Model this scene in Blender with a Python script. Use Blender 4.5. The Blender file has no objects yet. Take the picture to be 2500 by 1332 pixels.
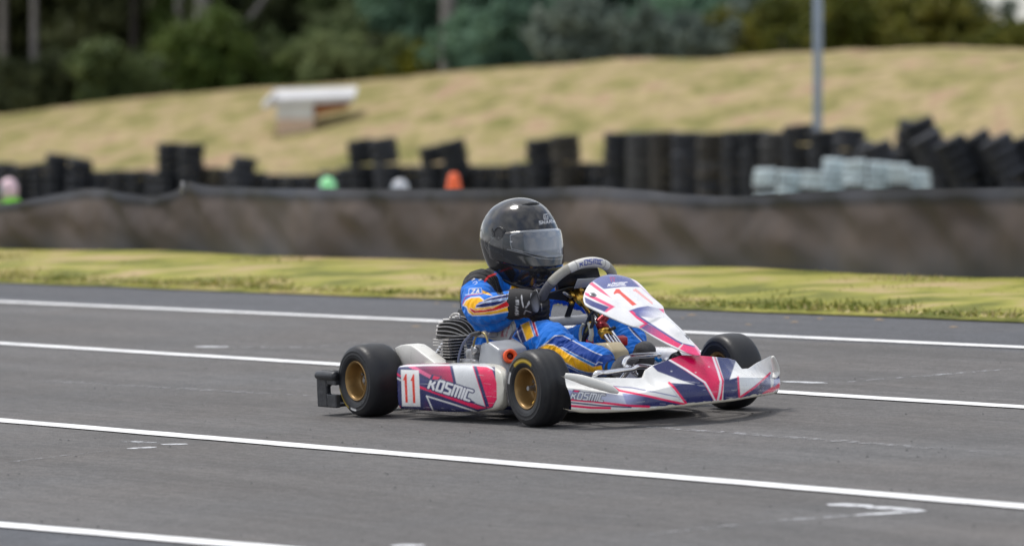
import bpy, bmesh, math, random
import numpy as np
from mathutils import Vector, Matrix, noise
R = math.radians
random.seed(7); rng = np.random.default_rng(7)
scene = bpy.context.scene
COL = scene.collection

# ------------------------------------------------------------------ camera, sky, sun, exposure
FPX = 11900.0; HC = 0.84
TH = math.atan((666 - 415) / FPX)
cam_d = bpy.data.cameras.new('camera')
cam = bpy.data.objects.new('camera', cam_d); COL.objects.link(cam)
cam.location = (0, 0, HC)
cam.rotation_euler = (math.pi / 2 - TH, 0, 0)
cam_d.sensor_width = 36; cam_d.lens = FPX / 2500 * 36
cam_d.clip_end = 3000; cam_d.clip_start = 0.5
cam_d.dof.use_dof = True; cam_d.dof.focus_distance = 16.25; cam_d.dof.aperture_fstop = 3.7
scene.camera = cam

SUN_DIR = Vector((-0.42, 0.30, 1.15)).normalized()          # towards the sun
sun_d = bpy.data.lights.new('sun', 'SUN'); sun_d.energy = 1.7; sun_d.angle = R(12); sun_d.color = (1, .965, .91)
sun = bpy.data.objects.new('sun', sun_d); COL.objects.link(sun)
sun.rotation_euler = SUN_DIR.to_track_quat('Z', 'Y').to_euler()
world = bpy.data.worlds.new('World'); scene.world = world; world.use_nodes = True
nt = world.node_tree; nt.nodes.clear()
wo = nt.nodes.new('ShaderNodeOutputWorld'); bg = nt.nodes.new('ShaderNodeBackground'); sky = nt.nodes.new('ShaderNodeTexSky')
sky.sky_type = 'NISHITA'; sky.sun_disc = False
sky.sun_elevation = math.asin(SUN_DIR.z); sky.sun_rotation = math.atan2(SUN_DIR.x, SUN_DIR.y)
sky.air_density = 1.0; sky.dust_density = 2.5
tc = nt.nodes.new('ShaderNodeTexCoord'); mp = nt.nodes.new('ShaderNodeMapping'); mp.inputs['Scale'].default_value = (1, 1, 2.6)
cn = nt.nodes.new('ShaderNodeTexNoise'); cn.inputs['Scale'].default_value = 2.3; cn.inputs['Detail'].default_value = 8; cn.inputs['Roughness'].default_value = .55
cr = nt.nodes.new('ShaderNodeValToRGB'); cr.color_ramp.elements[0].position = .36; cr.color_ramp.elements[1].position = .56
cn2 = nt.nodes.new('ShaderNodeTexNoise'); cn2.inputs['Scale'].default_value = 3.1; cn2.inputs['Detail'].default_value = 6
ccol = nt.nodes.new('ShaderNodeValToRGB')
ccol.color_ramp.elements[0].position = .3; ccol.color_ramp.elements[0].color = (3.3, 3.5, 3.9, 1)
ccol.color_ramp.elements[1].position = .7; ccol.color_ramp.elements[1].color = (8.6, 8.6, 8.6, 1)
mx = nt.nodes.new('ShaderNodeMixRGB')
L = nt.links.new
L(tc.outputs['Generated'], mp.inputs[0]); L(mp.outputs[0], cn.inputs['Vector']); L(mp.outputs[0], cn2.inputs['Vector'])
L(cn.outputs[0], cr.inputs[0]); L(cn2.outputs[0], ccol.inputs[0]); L(cr.outputs[0], mx.inputs[0]); L(sky.outputs[0], mx.inputs[1]); L(ccol.outputs[0], mx.inputs[2])
L(mx.outputs[0], bg.inputs[0]); bg.inputs[1].default_value = .128; L(bg.outputs[0], wo.inputs[0])
scene.view_settings.view_transform = 'Standard'; scene.view_settings.look = 'None'
scene.view_settings.exposure = 0.45; scene.view_settings.gamma = 1.0; scene.view_settings.use_curve_mapping = False

# ------------------------------------------------------------------ geometry of the place
def ray(px, py):
    c, s = math.cos(TH), math.sin(TH); x = (px - 1250) / FPX; v = (666 - py) / FPX
    return np.array([x, c + v * s, -s + v * c])
CAMP = np.array([0, 0, HC])
def at(px, py, Y):
    r = ray(px, py); return CAMP + r * (Y / r[1])
PSI = R(33.4); K = .0477
FW = np.array([math.sin(PSI), -math.cos(PSI), 0]); LF = np.array([math.cos(PSI), math.sin(PSI), K]); LF /= np.linalg.norm(LF)
UP = np.cross(FW, LF); MM = np.stack([FW, LF, UP], 1)
ORG = at(1318, 1040, 16.0) + LF * .39
def pk(px, py, ax, val):
    """point of the kart frame on the plane axis ax = val behind a pixel of the survey photo"""
    o = MM.T @ (CAMP - ORG); d = MM.T @ ray(px, py); return o + d * ((val - o[ax]) / d[ax])
def pkp(px, py, P0, N):
    o = MM.T @ (CAMP - ORG); d = MM.T @ ray(px, py); P0 = np.array(P0, float); N = np.array(N, float)
    return o + d * (N @ (P0 - o) / (N @ d))
def pkf(px, py, f):
    """first point on the vertical surface x = f(y)"""
    o = MM.T @ (CAMP - ORG); d = MM.T @ ray(px, py); lo, hi = 14.5, 17.5
    g = lambda t: (o + d * t)[0] - f((o + d * t)[1])
    for _ in range(50):
        m = (lo + hi) / 2
        if g(m) > 0: lo = m
        else: hi = m
    return o + d * lo
def to_px(P):
    """kart frame points -> survey pixels"""
    W = ORG + np.asarray(P) @ MM.T; c, s = math.cos(TH), math.sin(TH)
    d = W[:, 1] * c - (W[:, 2] - HC) * s; v = (W[:, 2] - HC) * c + W[:, 1] * s
    return np.stack([1250 + FPX * W[:, 0] / d, 666 - FPX * v / d], 1)
KM = Matrix(((FW[0], LF[0], UP[0], ORG[0]), (FW[1], LF[1], UP[1], ORG[1]), (FW[2], LF[2], UP[2], ORG[2]), (0, 0, 0, 1)))

# ------------------------------------------------------------------ materials
def srgb(r, g, b):
    return tuple(((c / 255) / 12.92 if c <= 10 else ((c / 255 + .055) / 1.055) ** 2.4) for c in (r, g, b))
def mat(name, col, rough=.5, metal=0, coat=0, var=.0, vscale=20, bump=0, bscale=60, attr=None, spec=.5, col2=None, c2pos=(.4, .6), trans=0, sheen=0, stretch=None, rvar=0):
    m = bpy.data.materials.new(name); m.use_nodes = True; n = m.node_tree.nodes; l = m.node_tree.links
    b = n['Principled BSDF']; b.inputs['Roughness'].default_value = rough; b.inputs['Metallic'].default_value = metal
    b.inputs['Coat Weight'].default_value = coat; b.inputs['Coat Roughness'].default_value = .06
    b.inputs['Specular IOR Level'].default_value = spec; b.inputs['Transmission Weight'].default_value = trans
    b.inputs['Sheen Weight'].default_value = sheen
    t = n.new('ShaderNodeTexCoord'); mpn = n.new('ShaderNodeMapping'); l.new(t.outputs['Object'], mpn.inputs[0])
    if stretch: mpn.inputs['Scale'].default_value = stretch
    if attr:
        a = n.new('ShaderNodeAttribute'); a.attribute_name = attr; out = a.outputs['Color']
    elif col2:
        z = n.new('ShaderNodeTexNoise'); z.inputs['Scale'].default_value = vscale; z.inputs['Detail'].default_value = 6; l.new(mpn.outputs[0], z.inputs['Vector'])
        rp = n.new('ShaderNodeValToRGB'); rp.color_ramp.elements[0].position = c2pos[0]; rp.color_ramp.elements[1].position = c2pos[1]
        rp.color_ramp.elements[0].color = (*col, 1); rp.color_ramp.elements[1].color = (*col2, 1); l.new(z.outputs[0], rp.inputs[0]); out = rp.outputs[0]
    else:
        rgb = n.new('ShaderNodeRGB'); rgb.outputs[0].default_value = (*col, 1); out = rgb.outputs[0]
    if var:
        z = n.new('ShaderNodeTexNoise'); z.inputs['Scale'].default_value = vscale; z.inputs['Detail'].default_value = 7; l.new(mpn.outputs[0], z.inputs['Vector'])
        mr = n.new('ShaderNodeMapRange'); mr.inputs[1].default_value = .3; mr.inputs[2].default_value = .7; mr.inputs[3].default_value = 1 - var; mr.inputs[4].default_value = 1 + var * .35; l.new(z.outputs[0], mr.inputs[0])
        mm = n.new('ShaderNodeVectorMath'); mm.operation = 'SCALE'; l.new(out, mm.inputs[0]); l.new(mr.outputs[0], mm.inputs['Scale']); out = mm.outputs[0]
    l.new(out, b.inputs['Base Color'])
    if rvar:
        z = n.new('ShaderNodeTexNoise'); z.inputs['Scale'].default_value = vscale * 1.7; z.inputs['Detail'].default_value = 5; l.new(mpn.outputs[0], z.inputs['Vector'])
        mr = n.new('ShaderNodeMapRange'); mr.inputs[1].default_value = .3; mr.inputs[2].default_value = .7; mr.inputs[3].default_value = max(rough - rvar, .02); mr.inputs[4].default_value = rough + rvar; l.new(z.outputs[0], mr.inputs[0]); l.new(mr.outputs[0], b.inputs['Roughness'])
    if bump:
        z = n.new('ShaderNodeTexNoise'); z.inputs['Scale'].default_value = bscale; z.inputs['Detail'].default_value = 4; l.new(mpn.outputs[0], z.inputs['Vector'])
        bp = n.new('ShaderNodeBump'); bp.inputs['Strength'].default_value = bump; bp.inputs['Distance'].default_value = .004; l.new(z.outputs[0], bp.inputs['Height']); l.new(bp.outputs[0], b.inputs['Normal'])
    return m
M = {}
M['print'] = mat('printed_plastic', (0, 0, 0), .28, coat=.25, attr='print', var=.10, vscale=22, rvar=.08)
M['suit'] = mat('suit_cloth', (0, 0, 0), .75, attr='print', var=.10, vscale=30, bump=.25, bscale=380, sheen=.15, spec=.25)
M['glove'] = mat('glove_cloth', (0, 0, 0), .7, attr='print', var=.15, vscale=40, bump=.3, bscale=300, spec=.3)
M['helmet'] = mat('helmet_paint', (0, 0, 0), 'HR' if 0 else .16, attr='print', coat=.35, spec=.5, rvar=.03, vscale=10)
M['tyre'] = mat('kart_tyre_rubber', (0, 0, 0), .44, attr='print', var=.15, vscale=14, bump=.15, bscale=90, spec=.35, rvar=.08)
M['rim'] = mat('gold_rim', srgb(148, 118, 72), .38, metal=.5, var=.12, vscale=30, bump=.05)
M['chrome'] = mat('chrome_tube', (.78, .78, .8), .14, metal=1, var=.08, vscale=40, rvar=.06)
M['steel'] = mat('dull_steel', (.36, .36, .37), .4, metal=.85, var=.25, vscale=60)
M['alu'] = mat('cast_aluminium', (.56, .54, .51), .42, metal=.35, var=.25, vscale=60, bump=.2); M['gap_shade'] = mat('fin_gap_shade', (.07, .065, .06), .6, metal=.3, var=.3, vscale=50)  # the dark second casting paints in the shade between the head fins
M['black'] = mat('black_plastic', (.012, .013, .016), .4, var=.3, vscale=25, bump=.12, bscale=120, rvar=.12)
M['bumper'] = mat('scuffed_black_bumper', (.018, .02, .026), .42, col2=(.05, .052, .058), vscale=14, c2pos=(.45, .75), bump=.5, bscale=60)
M['white'] = mat('cream_white_plastic', (.72, .71, .67), .32, var=.10, vscale=18, rvar=.08)
M['grey'] = mat('silver_grey_plastic', (.36, .375, .40), .36, var=.12, vscale=14, metal=.15, rvar=.06)
M['orange'] = mat('orange_rubber', (.85, .10, .02), .45, var=.1)
M['red'] = mat('red_plastic', (.45, .012, .02), .35, var=.1)
M['redano'] = mat('dark_red_anodised', (.25, .02, .03), .3, metal=.6)
M['gold'] = mat('gold_anodised', (.70, .42, .08), .28, metal=.9)
M['tank'] = mat('translucent_tank', (.50, .42, .26), .35, var=.15, vscale=12, spec=.5)
M['rubhose'] = mat('black_hose', (.02, .02, .022), .45)
M['clear'] = mat('clear_hose', (.45, .44, .36), .25)
M['bluewire'] = mat('blue_grey_lead', (.10, .12, .20), .4)
M['wheelgrip'] = mat('light_suede_grip', (.36, .345, .30), .75, var=.12, vscale=60, bump=.2, bscale=400)
M['darkgrip'] = mat('dark_suede_grip', (.10, .10, .115), .85, var=.15, vscale=60, bump=.2, bscale=400)
M['silvergrip'] = mat('silver_grip', (.45, .46, .48), .4, var=.1, vscale=60)
M['frame'] = mat('blue_frame_paint', (.02, .03, .18), .3, coat=.3)
M['seat'] = mat('seat_shell', (0, 0, 0), .4, attr='print', var=.12, vscale=16)
M['boot2'] = mat('light_grey_boot', (.20, .20, .21), .85, var=.3, vscale=50, bump=.4, bscale=250)
M['boot'] = mat('grey_suede_boot', (.075, .075, .08), .9, var=.35, vscale=50, bump=.5, bscale=250)
M['visor'] = mat('smoked_visor', (.16, .18, .21), .08, spec=.5, coat=.5, attr='print')

# ------------------------------------------------------------------ object helpers
def link(name, me, m=None, parent=None, smooth=True):
    o = bpy.data.objects.new(name, me); COL.objects.link(o)
    if m is not None: me.materials.append(m)
    if parent is not None: o.parent = parent
    if smooth: me.polygons.foreach_set('use_smooth', [True] * len(me.polygons))
    return o
def obj(name, vf, m, parent=None, smooth=True):
    v, f = vf; me = bpy.data.meshes.new(name); me.from_pydata([tuple(map(float, p)) for p in v], [], [tuple(map(int, q)) for q in f]); me.update()
    return link(name, me, m, parent, smooth)
def tag(o, label=None, cat=None, group=None, kind=None):
    if label: o['label'] = label
    if cat: o['category'] = cat
    if group: o['group'] = group
    if kind: o['kind'] = kind
    return o
def empty(name, mtx=None, loc=None):
    o = bpy.data.objects.new(name, None); COL.objects.link(o); o.empty_display_size = .1
    if mtx is not None: o.matrix_world = mtx
    if loc is not None: o.location = loc
    return o
def join(*parts):
    V = []; Fc = []
    for v, f in parts:
        k = len(V); V += [tuple(p) for p in v]; Fc += [tuple(i + k for i in q) for q in f]
    return V, Fc
def autosmooth(o, ang=35):
    me = o.data; bm = bmesh.new(); bm.from_mesh(me)
    for e in bm.edges:
        if len(e.link_faces) == 2 and e.calc_face_angle(0) > R(ang): e.smooth = False
    bm.to_mesh(me); bm.free(); return o
def frames(path, up0=None):
    P = [np.array(p, float) for p in path]; n = len(P); T = []
    for i in range(n):
        t = P[min(i + 1, n - 1)] - P[max(i - 1, 0)]; T.append(t / (np.linalg.norm(t) + 1e-9))
    up = np.array(up0 if up0 is not None else (0, 0, 1.0), float)
    if abs(up @ T[0]) > .95: up = np.array([1.0, 0, 0])
    A = []; a = up - T[0] * (up @ T[0]); a /= np.linalg.norm(a)
    for t in T:
        a = a - t * (a @ t); a /= np.linalg.norm(a); A.append(a)
    return P, T, A
def smooth_path(pts, n=6, closed=False):
    P = [np.array(p, float) for p in pts]; out = []; m = len(P)
    for i in range(m if closed else m - 1):
        if closed: p0, p1, p2, p3 = P[(i - 1) % m], P[i], P[(i + 1) % m], P[(i + 2) % m]
        else: p0, p1, p2, p3 = P[max(i - 1, 0)], P[i], P[i + 1], P[min(i + 2, m - 1)]
        for k in range(n):
            t = k / n
            out.append(.5 * ((2 * p1) + (-p0 + p2) * t + (2 * p0 - 5 * p1 + 4 * p2 - p3) * t * t + (-p0 + 3 * p1 - 3 * p2 + p3) * t ** 3))
    if not closed: out.append(P[-1])
    return out
def tube(path, r, seg=10, cap=True, up=None, closed=False, flat=1.0, rb=None):
    """r: number or list of radii along the up vector; rb: radii along the side vector"""
    P, T, A = frames(path, up); n = len(P)
    if closed:
        for i in range(n):
            t = P[(i + 1) % n] - P[i - 1]; T[i] = t / np.linalg.norm(t)
        for i in range(n):
            a = A[i] - T[i] * (A[i] @ T[i]); A[i] = a / np.linalg.norm(a)
    rr = [r] * n if np.isscalar(r) else list(np.interp(np.linspace(0, 1, n), np.linspace(0, 1, len(r)), r))
    rs = [x * flat for x in rr] if rb is None else list(np.interp(np.linspace(0, 1, n), np.linspace(0, 1, len(rb)), rb))
    V = []; Fc = []
    for i in range(n):
        B = np.cross(T[i], A[i])
        for k in range(seg):
            a = 2 * math.pi * k / seg; V.append(P[i] + A[i] * rr[i] * math.cos(a) + B * rs[i] * math.sin(a))
    m = n if closed else n - 1
    for i in range(m):
        j = (i + 1) % n
        for k in range(seg):
            k2 = (k + 1) % seg; Fc.append((i * seg + k, i * seg + k2, j * seg + k2, j * seg + k))
    if cap and not closed:
        Fc.append(tuple(range(seg))[::-1]); Fc.append(tuple((n - 1) * seg + k for k in range(seg)))
    return V, Fc
def ctube(pts, r, n=5, **k): return tube(smooth_path(pts, n), r, **k)
def lathe(prof, seg=64, axis=1, close=False):
    """prof: (radius, along)"""
    V = []; Fc = []; m = len(prof)
    for i in range(seg):
        a = 2 * math.pi * i / seg
        for r_, y_ in prof:
            c, s = r_ * math.cos(a), r_ * math.sin(a)
            V.append((c, y_, s) if axis == 1 else ((c, s, y_) if axis == 2 else (y_, c, s)))
    for i in range(seg):
        j = (i + 1) % seg
        for k in range(m if close else m - 1):
            k2 = (k + 1) % m; Fc.append((i * m + k, i * m + k2, j * m + k2, j * m + k))
    return V, Fc
def moved(vf, d=(0, 0, 0), rot=None, sc=1.0):
    v, f = vf; out = []
    for p in v:
        q = Vector(p) * sc
        if rot is not None: q = rot @ q
        out.append(tuple(q + Vector(d)))
    return out, f
def box(c, s, bev=0.0, seg=2, rot=None):
    bm = bmesh.new(); bmesh.ops.create_cube(bm, size=1)
    for v in bm.verts: v.co = Vector((v.co.x * s[0], v.co.y * s[1], v.co.z * s[2]))
    if bev: bmesh.ops.bevel(bm, geom=list(bm.edges), offset=bev, segments=seg, affect='EDGES', profile=.5)
    if rot is not None:
        for v in bm.verts: v.co = rot @ v.co
    V = [tuple(v.co + Vector(c)) for v in bm.verts]; bm.verts.index_update(); Fc = [tuple(v.index for v in f.verts) for f in bm.faces]; bm.free()
    return V, Fc
def prism(poly, d, bev=0.0, seg=2):
    """poly: 3D outline, d: extrusion vector"""
    bm = bmesh.new(); vs = [bm.verts.new(tuple(p)) for p in poly]; f = bm.faces.new(vs)
    r_ = bmesh.ops.extrude_face_region(bm, geom=[f]); nv = [g for g in r_['geom'] if isinstance(g, bmesh.types.BMVert)]
    bmesh.ops.translate(bm, verts=nv, vec=Vector(tuple(map(float, d)))); bmesh.ops.recalc_face_normals(bm, faces=bm.faces)
    if bev: bmesh.ops.bevel(bm, geom=list(bm.edges), offset=bev, segments=seg, affect='EDGES', profile=.5)
    bm.verts.index_update(); V = [tuple(v.co) for v in bm.verts]; Fc = [tuple(v.index for v in f.verts) for f in bm.faces]; bm.free()
    return V, Fc
def grid_surface(G):
    """G: rows x cols x 3"""
    r_, c_ = G.shape[:2]; V = G.reshape(-1, 3); Fc = [(i * c_ + j, i * c_ + j + 1, (i + 1) * c_ + j + 1, (i + 1) * c_ + j) for i in range(r_ - 1) for j in range(c_ - 1)]
    return V, Fc
def resample(P, n, key=None):
    P = np.array(P, float)
    d = np.r_[0, np.cumsum(np.linalg.norm(np.diff(P, axis=0), axis=1))] if key is None else np.array(key, float)
    s = np.linspace(d[0], d[-1], n); return np.stack([np.interp(s, d, P[:, k]) for k in range(P.shape[1])], 1)

# ------------------------------------------------------------------ print on surfaces (signed distances in survey pixels)
def sd_poly(Q, poly):
    P = np.array(poly, float); n = len(P); d = np.full(len(Q), 1e9); ins = np.zeros(len(Q), bool)
    for i in range(n):
        a = P[i]; b = P[(i + 1) % n]; e = b - a; w = Q - a
        t = np.clip((w @ e) / (e @ e + 1e-12), 0, 1); d = np.minimum(d, np.linalg.norm(w - t[:, None] * e, axis=1))
        c = ((a[1] <= Q[:, 1]) != (b[1] <= Q[:, 1]))
        xi = a[0] + (Q[:, 1] - a[1]) / (b[1] - a[1] if b[1] != a[1] else 1e-9) * e[0]
        ins ^= c & (Q[:, 0] < xi)
    return np.where(ins, -d, d)
def sd_line(Q, pts, w):
    P = np.array(pts, float); d = np.full(len(Q), 1e9)
    for i in range(len(P) - 1):
        a = P[i]; e = P[i + 1] - a; v = Q - a; t = np.clip((v @ e) / (e @ e + 1e-12), 0, 1)
        d = np.minimum(d, np.linalg.norm(v - t[:, None] * e, axis=1))
    return d - w / 2
def paint(o, base, layers, aa=.9, Q=None, name='print'):
    me = o.data; n = len(me.vertices); co = np.empty(n * 3); me.vertices.foreach_get('co', co); co = co.reshape(-1, 3)
    if Q is None: Q = to_px(co)
    C = np.empty((n, 4)); C[:, :3] = base; C[:, 3] = 1
    for ly in layers:
        kind, col, geo = ly[0], ly[1], ly[2]; mask = ly[4] if len(ly) > 4 else None; w = ly[3] if len(ly) > 3 else None
        sd = sd_poly(Q, geo) if kind == 'P' else sd_line(Q, geo, w)
        a = np.clip(.5 - sd / (2 * aa), 0, 1)
        if mask is not None: a = a * mask(co)
        if len(col) == 4:                                    # fade between two colours: inks, and the visor's painted reflection
            c1, c2, p1, p2 = [np.array(x, float) for x in col]; e = p2 - p1; t = np.clip(((Q - p1) @ e) / (e @ e), 0, 1)[:, None]; cc = c1 * (1 - t) + c2 * t
        else: cc = np.array(col, float)
        C[:, :3] = C[:, :3] * (1 - a[:, None]) + cc * a[:, None]
    at_ = me.color_attributes.get(name) or me.color_attributes.new(name, 'FLOAT_COLOR', 'POINT')
    at_.data.foreach_set('color', C.ravel().astype(np.float32))
    return C
GLY = {'K': [[(0, 0), (0, .68)], [(.62, .0), (.3, .42), (0, .42)], [(.3, .42), (.5, .68)]], 'O': [[(.62, .8), (.62, 0), (0, 0), (0, 1), (.35, 1)], [(.35, 1), (.62, 1)]],
       'S': [[(.62, 1), (0, 1), (0, .55), (.62, .45), (.62, 0), (0, 0)]], 'M': [[(0, 0), (0, .55)], [(.0, 1), (.85, 1), (.85, 0)], [(.43, 1), (.43, 0)], [(0, .55), (.0, 1)]],
       'I': [[(0, 0), (0, 1)]], 'C': [[(.62, 1), (0, 1), (0, 0), (.62, 0)]], 'H': [[(0, 0), (0, 1)], [(.6, 0), (.6, 1)], [(0, .5), (.6, .5)]],
       'A': [[(0, 0), (.3, 1), (.6, 0)], [(.15, .4), (.45, .4)]], 'R': [[(0, 0), (0, 1), (.55, 1), (.55, .5), (0, .5)], [(.3, .5), (.6, 0)]],
       'T': [[(0, 1), (.6, 1)], [(.3, 1), (.3, 0)]], 'Z': [[(0, 1), (.6, 1), (0, 0), (.6, 0)]]}
ADV = {'M': 1.2, 'I': .34}
def text_lines(txt, o, right, up, space=.97):
    """right: vector of one letter step, up: cap height vector, both in survey pixels"""
    o, right, up = map(lambda v: np.array(v, float), (o, right, up)); x = 0; out = []
    for ch in txt:
        for st in GLY[ch]: out.append([tuple(o + right * (x + p[0]) + up * p[1]) for p in st])
        x += ADV.get(ch, space)
    return out
def text_layers(txt, o, right, up, w, col, edge=None, ew=0):
    ls = text_lines(txt, o, right, up); out = []
    if edge is not None: out += [('L', edge, l, w + ew) for l in ls]
    return out + [('L', col, l, w) for l in ls]
def Z(ox, oy, s):
    return lambda *pts: [(ox + x / s, oy + y / s) for x, y in pts]
NAVY = srgb(34, 40, 96); PINK = srgb(232, 8, 86); WHT = (.80, .80, .80); REDN = srgb(232, 52, 28); LILAC = srgb(150, 155, 195); YEL = srgb(250, 185, 20)
BLUE = (.003, .165, .66); DBLUE = (.006, .05, .29); SNAVY = srgb(22, 38, 100); SRED = srgb(205, 25, 35); BLK = (.012, .012, .014); CREAM = (.66, .64, .56)
# ================================================================== THE KART
kart = empty('racing_kart', KM)
tag(kart, 'white, pink and navy racing kart numbered 11 with gold rims, crossing the starting grid', 'go-kart')
# ---- wheels
def tyre_prof(R0, W, rb=.066):
    h = W / 2
    half = [(rb, h * .80), (rb + .006, h * .93), (rb + .012, h * .97), (rb + .013, h * .985), (rb + .018, h * .99), (rb + .022, h), (rb + .0235, h * 1.012), (rb + .026, h * 1.0), (R0 * .80, h * .995), (R0 * .815, h * 1.005), (R0 * .83, h * .985), (R0 * .88, h * .95), (R0 * .93, h * .86), (R0 * .965, h * .74), (R0 * .983, h * .6), (R0 * .993, h * .4), (R0, h * .15)]
    return half + [(r_, -y_) for r_, y_ in half[::-1]]
def rim_prof(W, d0=.0):
    h = W / 2 - .012
    return [(.066, h), (.0685, h + .002), (.069, h + .0055), (.0665, h + .008), (.0625, h + .006), (.060, h + .001), (.0565, h - .012), (.0545, d0 + .02), (.052, d0 + .006), (.047, d0), (.016, d0 - .002), (.016, d0 - .008), (.047, d0 - .006), (.056, d0 - .002), (.058, -h), (.0685, -h - .004), (.066, -h)]
def arc_band(side_y, r0, r1, a0, a1):     # print on a sidewall: mask by polar position
    def f(co):
        r_ = np.hypot(co[:, 0], co[:, 2]); a = np.degrees(np.arctan2(co[:, 2], co[:, 0])) % 360
        m = np.clip((r_ - r0) / .0015 + .5, 0, 1) * np.clip((r1 - r_) / .0015 + .5, 0, 1) * np.clip((a - a0) / 2 + .5, 0, 1) * np.clip((a1 - a) / 2 + .5, 0, 1)
        return m * (co[:, 1] * side_y > .03)
    return f
ALLQ = [(-1e5, -1e5), (1e5, -1e5), (1e5, 1e5), (-1e5, 1e5)]
def make_wheel(name, x, y, r0, W, side, steer=0, bands=(), front=True):
    m = Matrix.Translation((x, y, r0)) @ Matrix.Rotation(steer, 4, 'Z') @ Matrix.Rotation(0 if side < 0 else math.pi, 4, 'Z')
    w = bpy.data.objects.new(name, None); COL.objects.link(w); w.parent = kart; w.matrix_basis = m; w.empty_display_size = .05
    v, f = lathe([(a, -b) for a, b in tyre_prof(r0, W)], 160)
    t = obj('tyre', (v, f), M['tyre'], w)
    rg = np.array([[a * 1.0] * 3 for a in ()]) if False else None
    lay = []
    for b in bands: lay.append(('P', b[0], ALLQ, None, arc_band(-1, *b[1:])))
    for k in range(7):                                        # scuffed rings on tread
        yy = rng.uniform(-.8, .8) * W / 2; ww = rng.uniform(.002, .006); g = rng.uniform(.02, .045)
        lay.insert(0, ('P', (g, g, g * 1.02), ALLQ, None, (lambda yy, ww: lambda co: .45 * np.exp(-((co[:, 1] - yy) / ww) ** 2) * (np.hypot(co[:, 0], co[:, 2]) > r0 * .93))(yy, ww)))
    paint(t, (.017, .0178, .021), lay, Q=np.zeros((len(v), 2)))
    rm = obj('rim', lathe([(a, -b) for a, b in rim_prof(W, .0 if front else .014)], 72, close=True), M['rim'], w); autosmooth(rm, 40)
    hub = lathe([(.0, -.045 if front else -.02), (.008, -.045 if front else -.02), (.010, -.038 if front else -.016), (.010, -.015), (.019, -.012), (.021, .0), (.021, .03), (0, .03)], 6 if front else 24)
    ho = obj('hub', moved(hub, (0, 0 if front else -.012, 0)), M['steel'], w); autosmooth(ho, 30)
    for k in range(3):
        a = R(25 + 120 * k); c = (math.cos(a) * .034, -.0 if front else -.014, math.sin(a) * .034)
        v1 = lathe([(0, -.006), (.0055, -.006), (.006, -.003), (.006, .022), (0, .022)], 6)
        b_ = obj('wheel_nut', moved(v1, c), M['steel'], w); autosmooth(b_, 30)
    vs = moved(ctube([(0, -.02, 0), (.0, -.034, -.004), (.0, -.043, -.012)], [.0032, .003, .0022], 4, seg=8), (math.cos(R(-60)) * .043, 0, math.sin(R(-60)) * .043))
    obj('valve', vs, M['gold'], w)
    return w
YB = (srgb(190, 160, 40)); WB = (.62, .62, .62)
make_wheel('wheel', 0, -.386, .1275, .118, -1, R(-1.5), [(YB, .086, .097, 58, 128), (WB, .090, .102, 148, 172)])
make_wheel('wheel', 0, .39, .1275, .118, 1, R(-1.5))
make_wheel('wheel', -.925, -.462, .1255, .138, -1, 0, [(YB, .101, .109, 196, 244), (WB, .094, .103, 252, 272)], front=False)
make_wheel('wheel', -.925, .462, .1255, .138, 1, 0, front=False)
obj('rear_axle', tube([(-.925, -.42, .1255), (-.925, .42, .1255)], .0125, 16), M['chrome'], kart)
obj('brake_disc', lathe([(.02, .0), (.085, .0), (.085, .005), (.02, .005)], 40, close=True) and moved(lathe([(.02, 0), (.08, 0), (.08, .005), (.02, .005)], 40, close=True), (-.925, .14, .1255)), M['steel'], kart)
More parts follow.
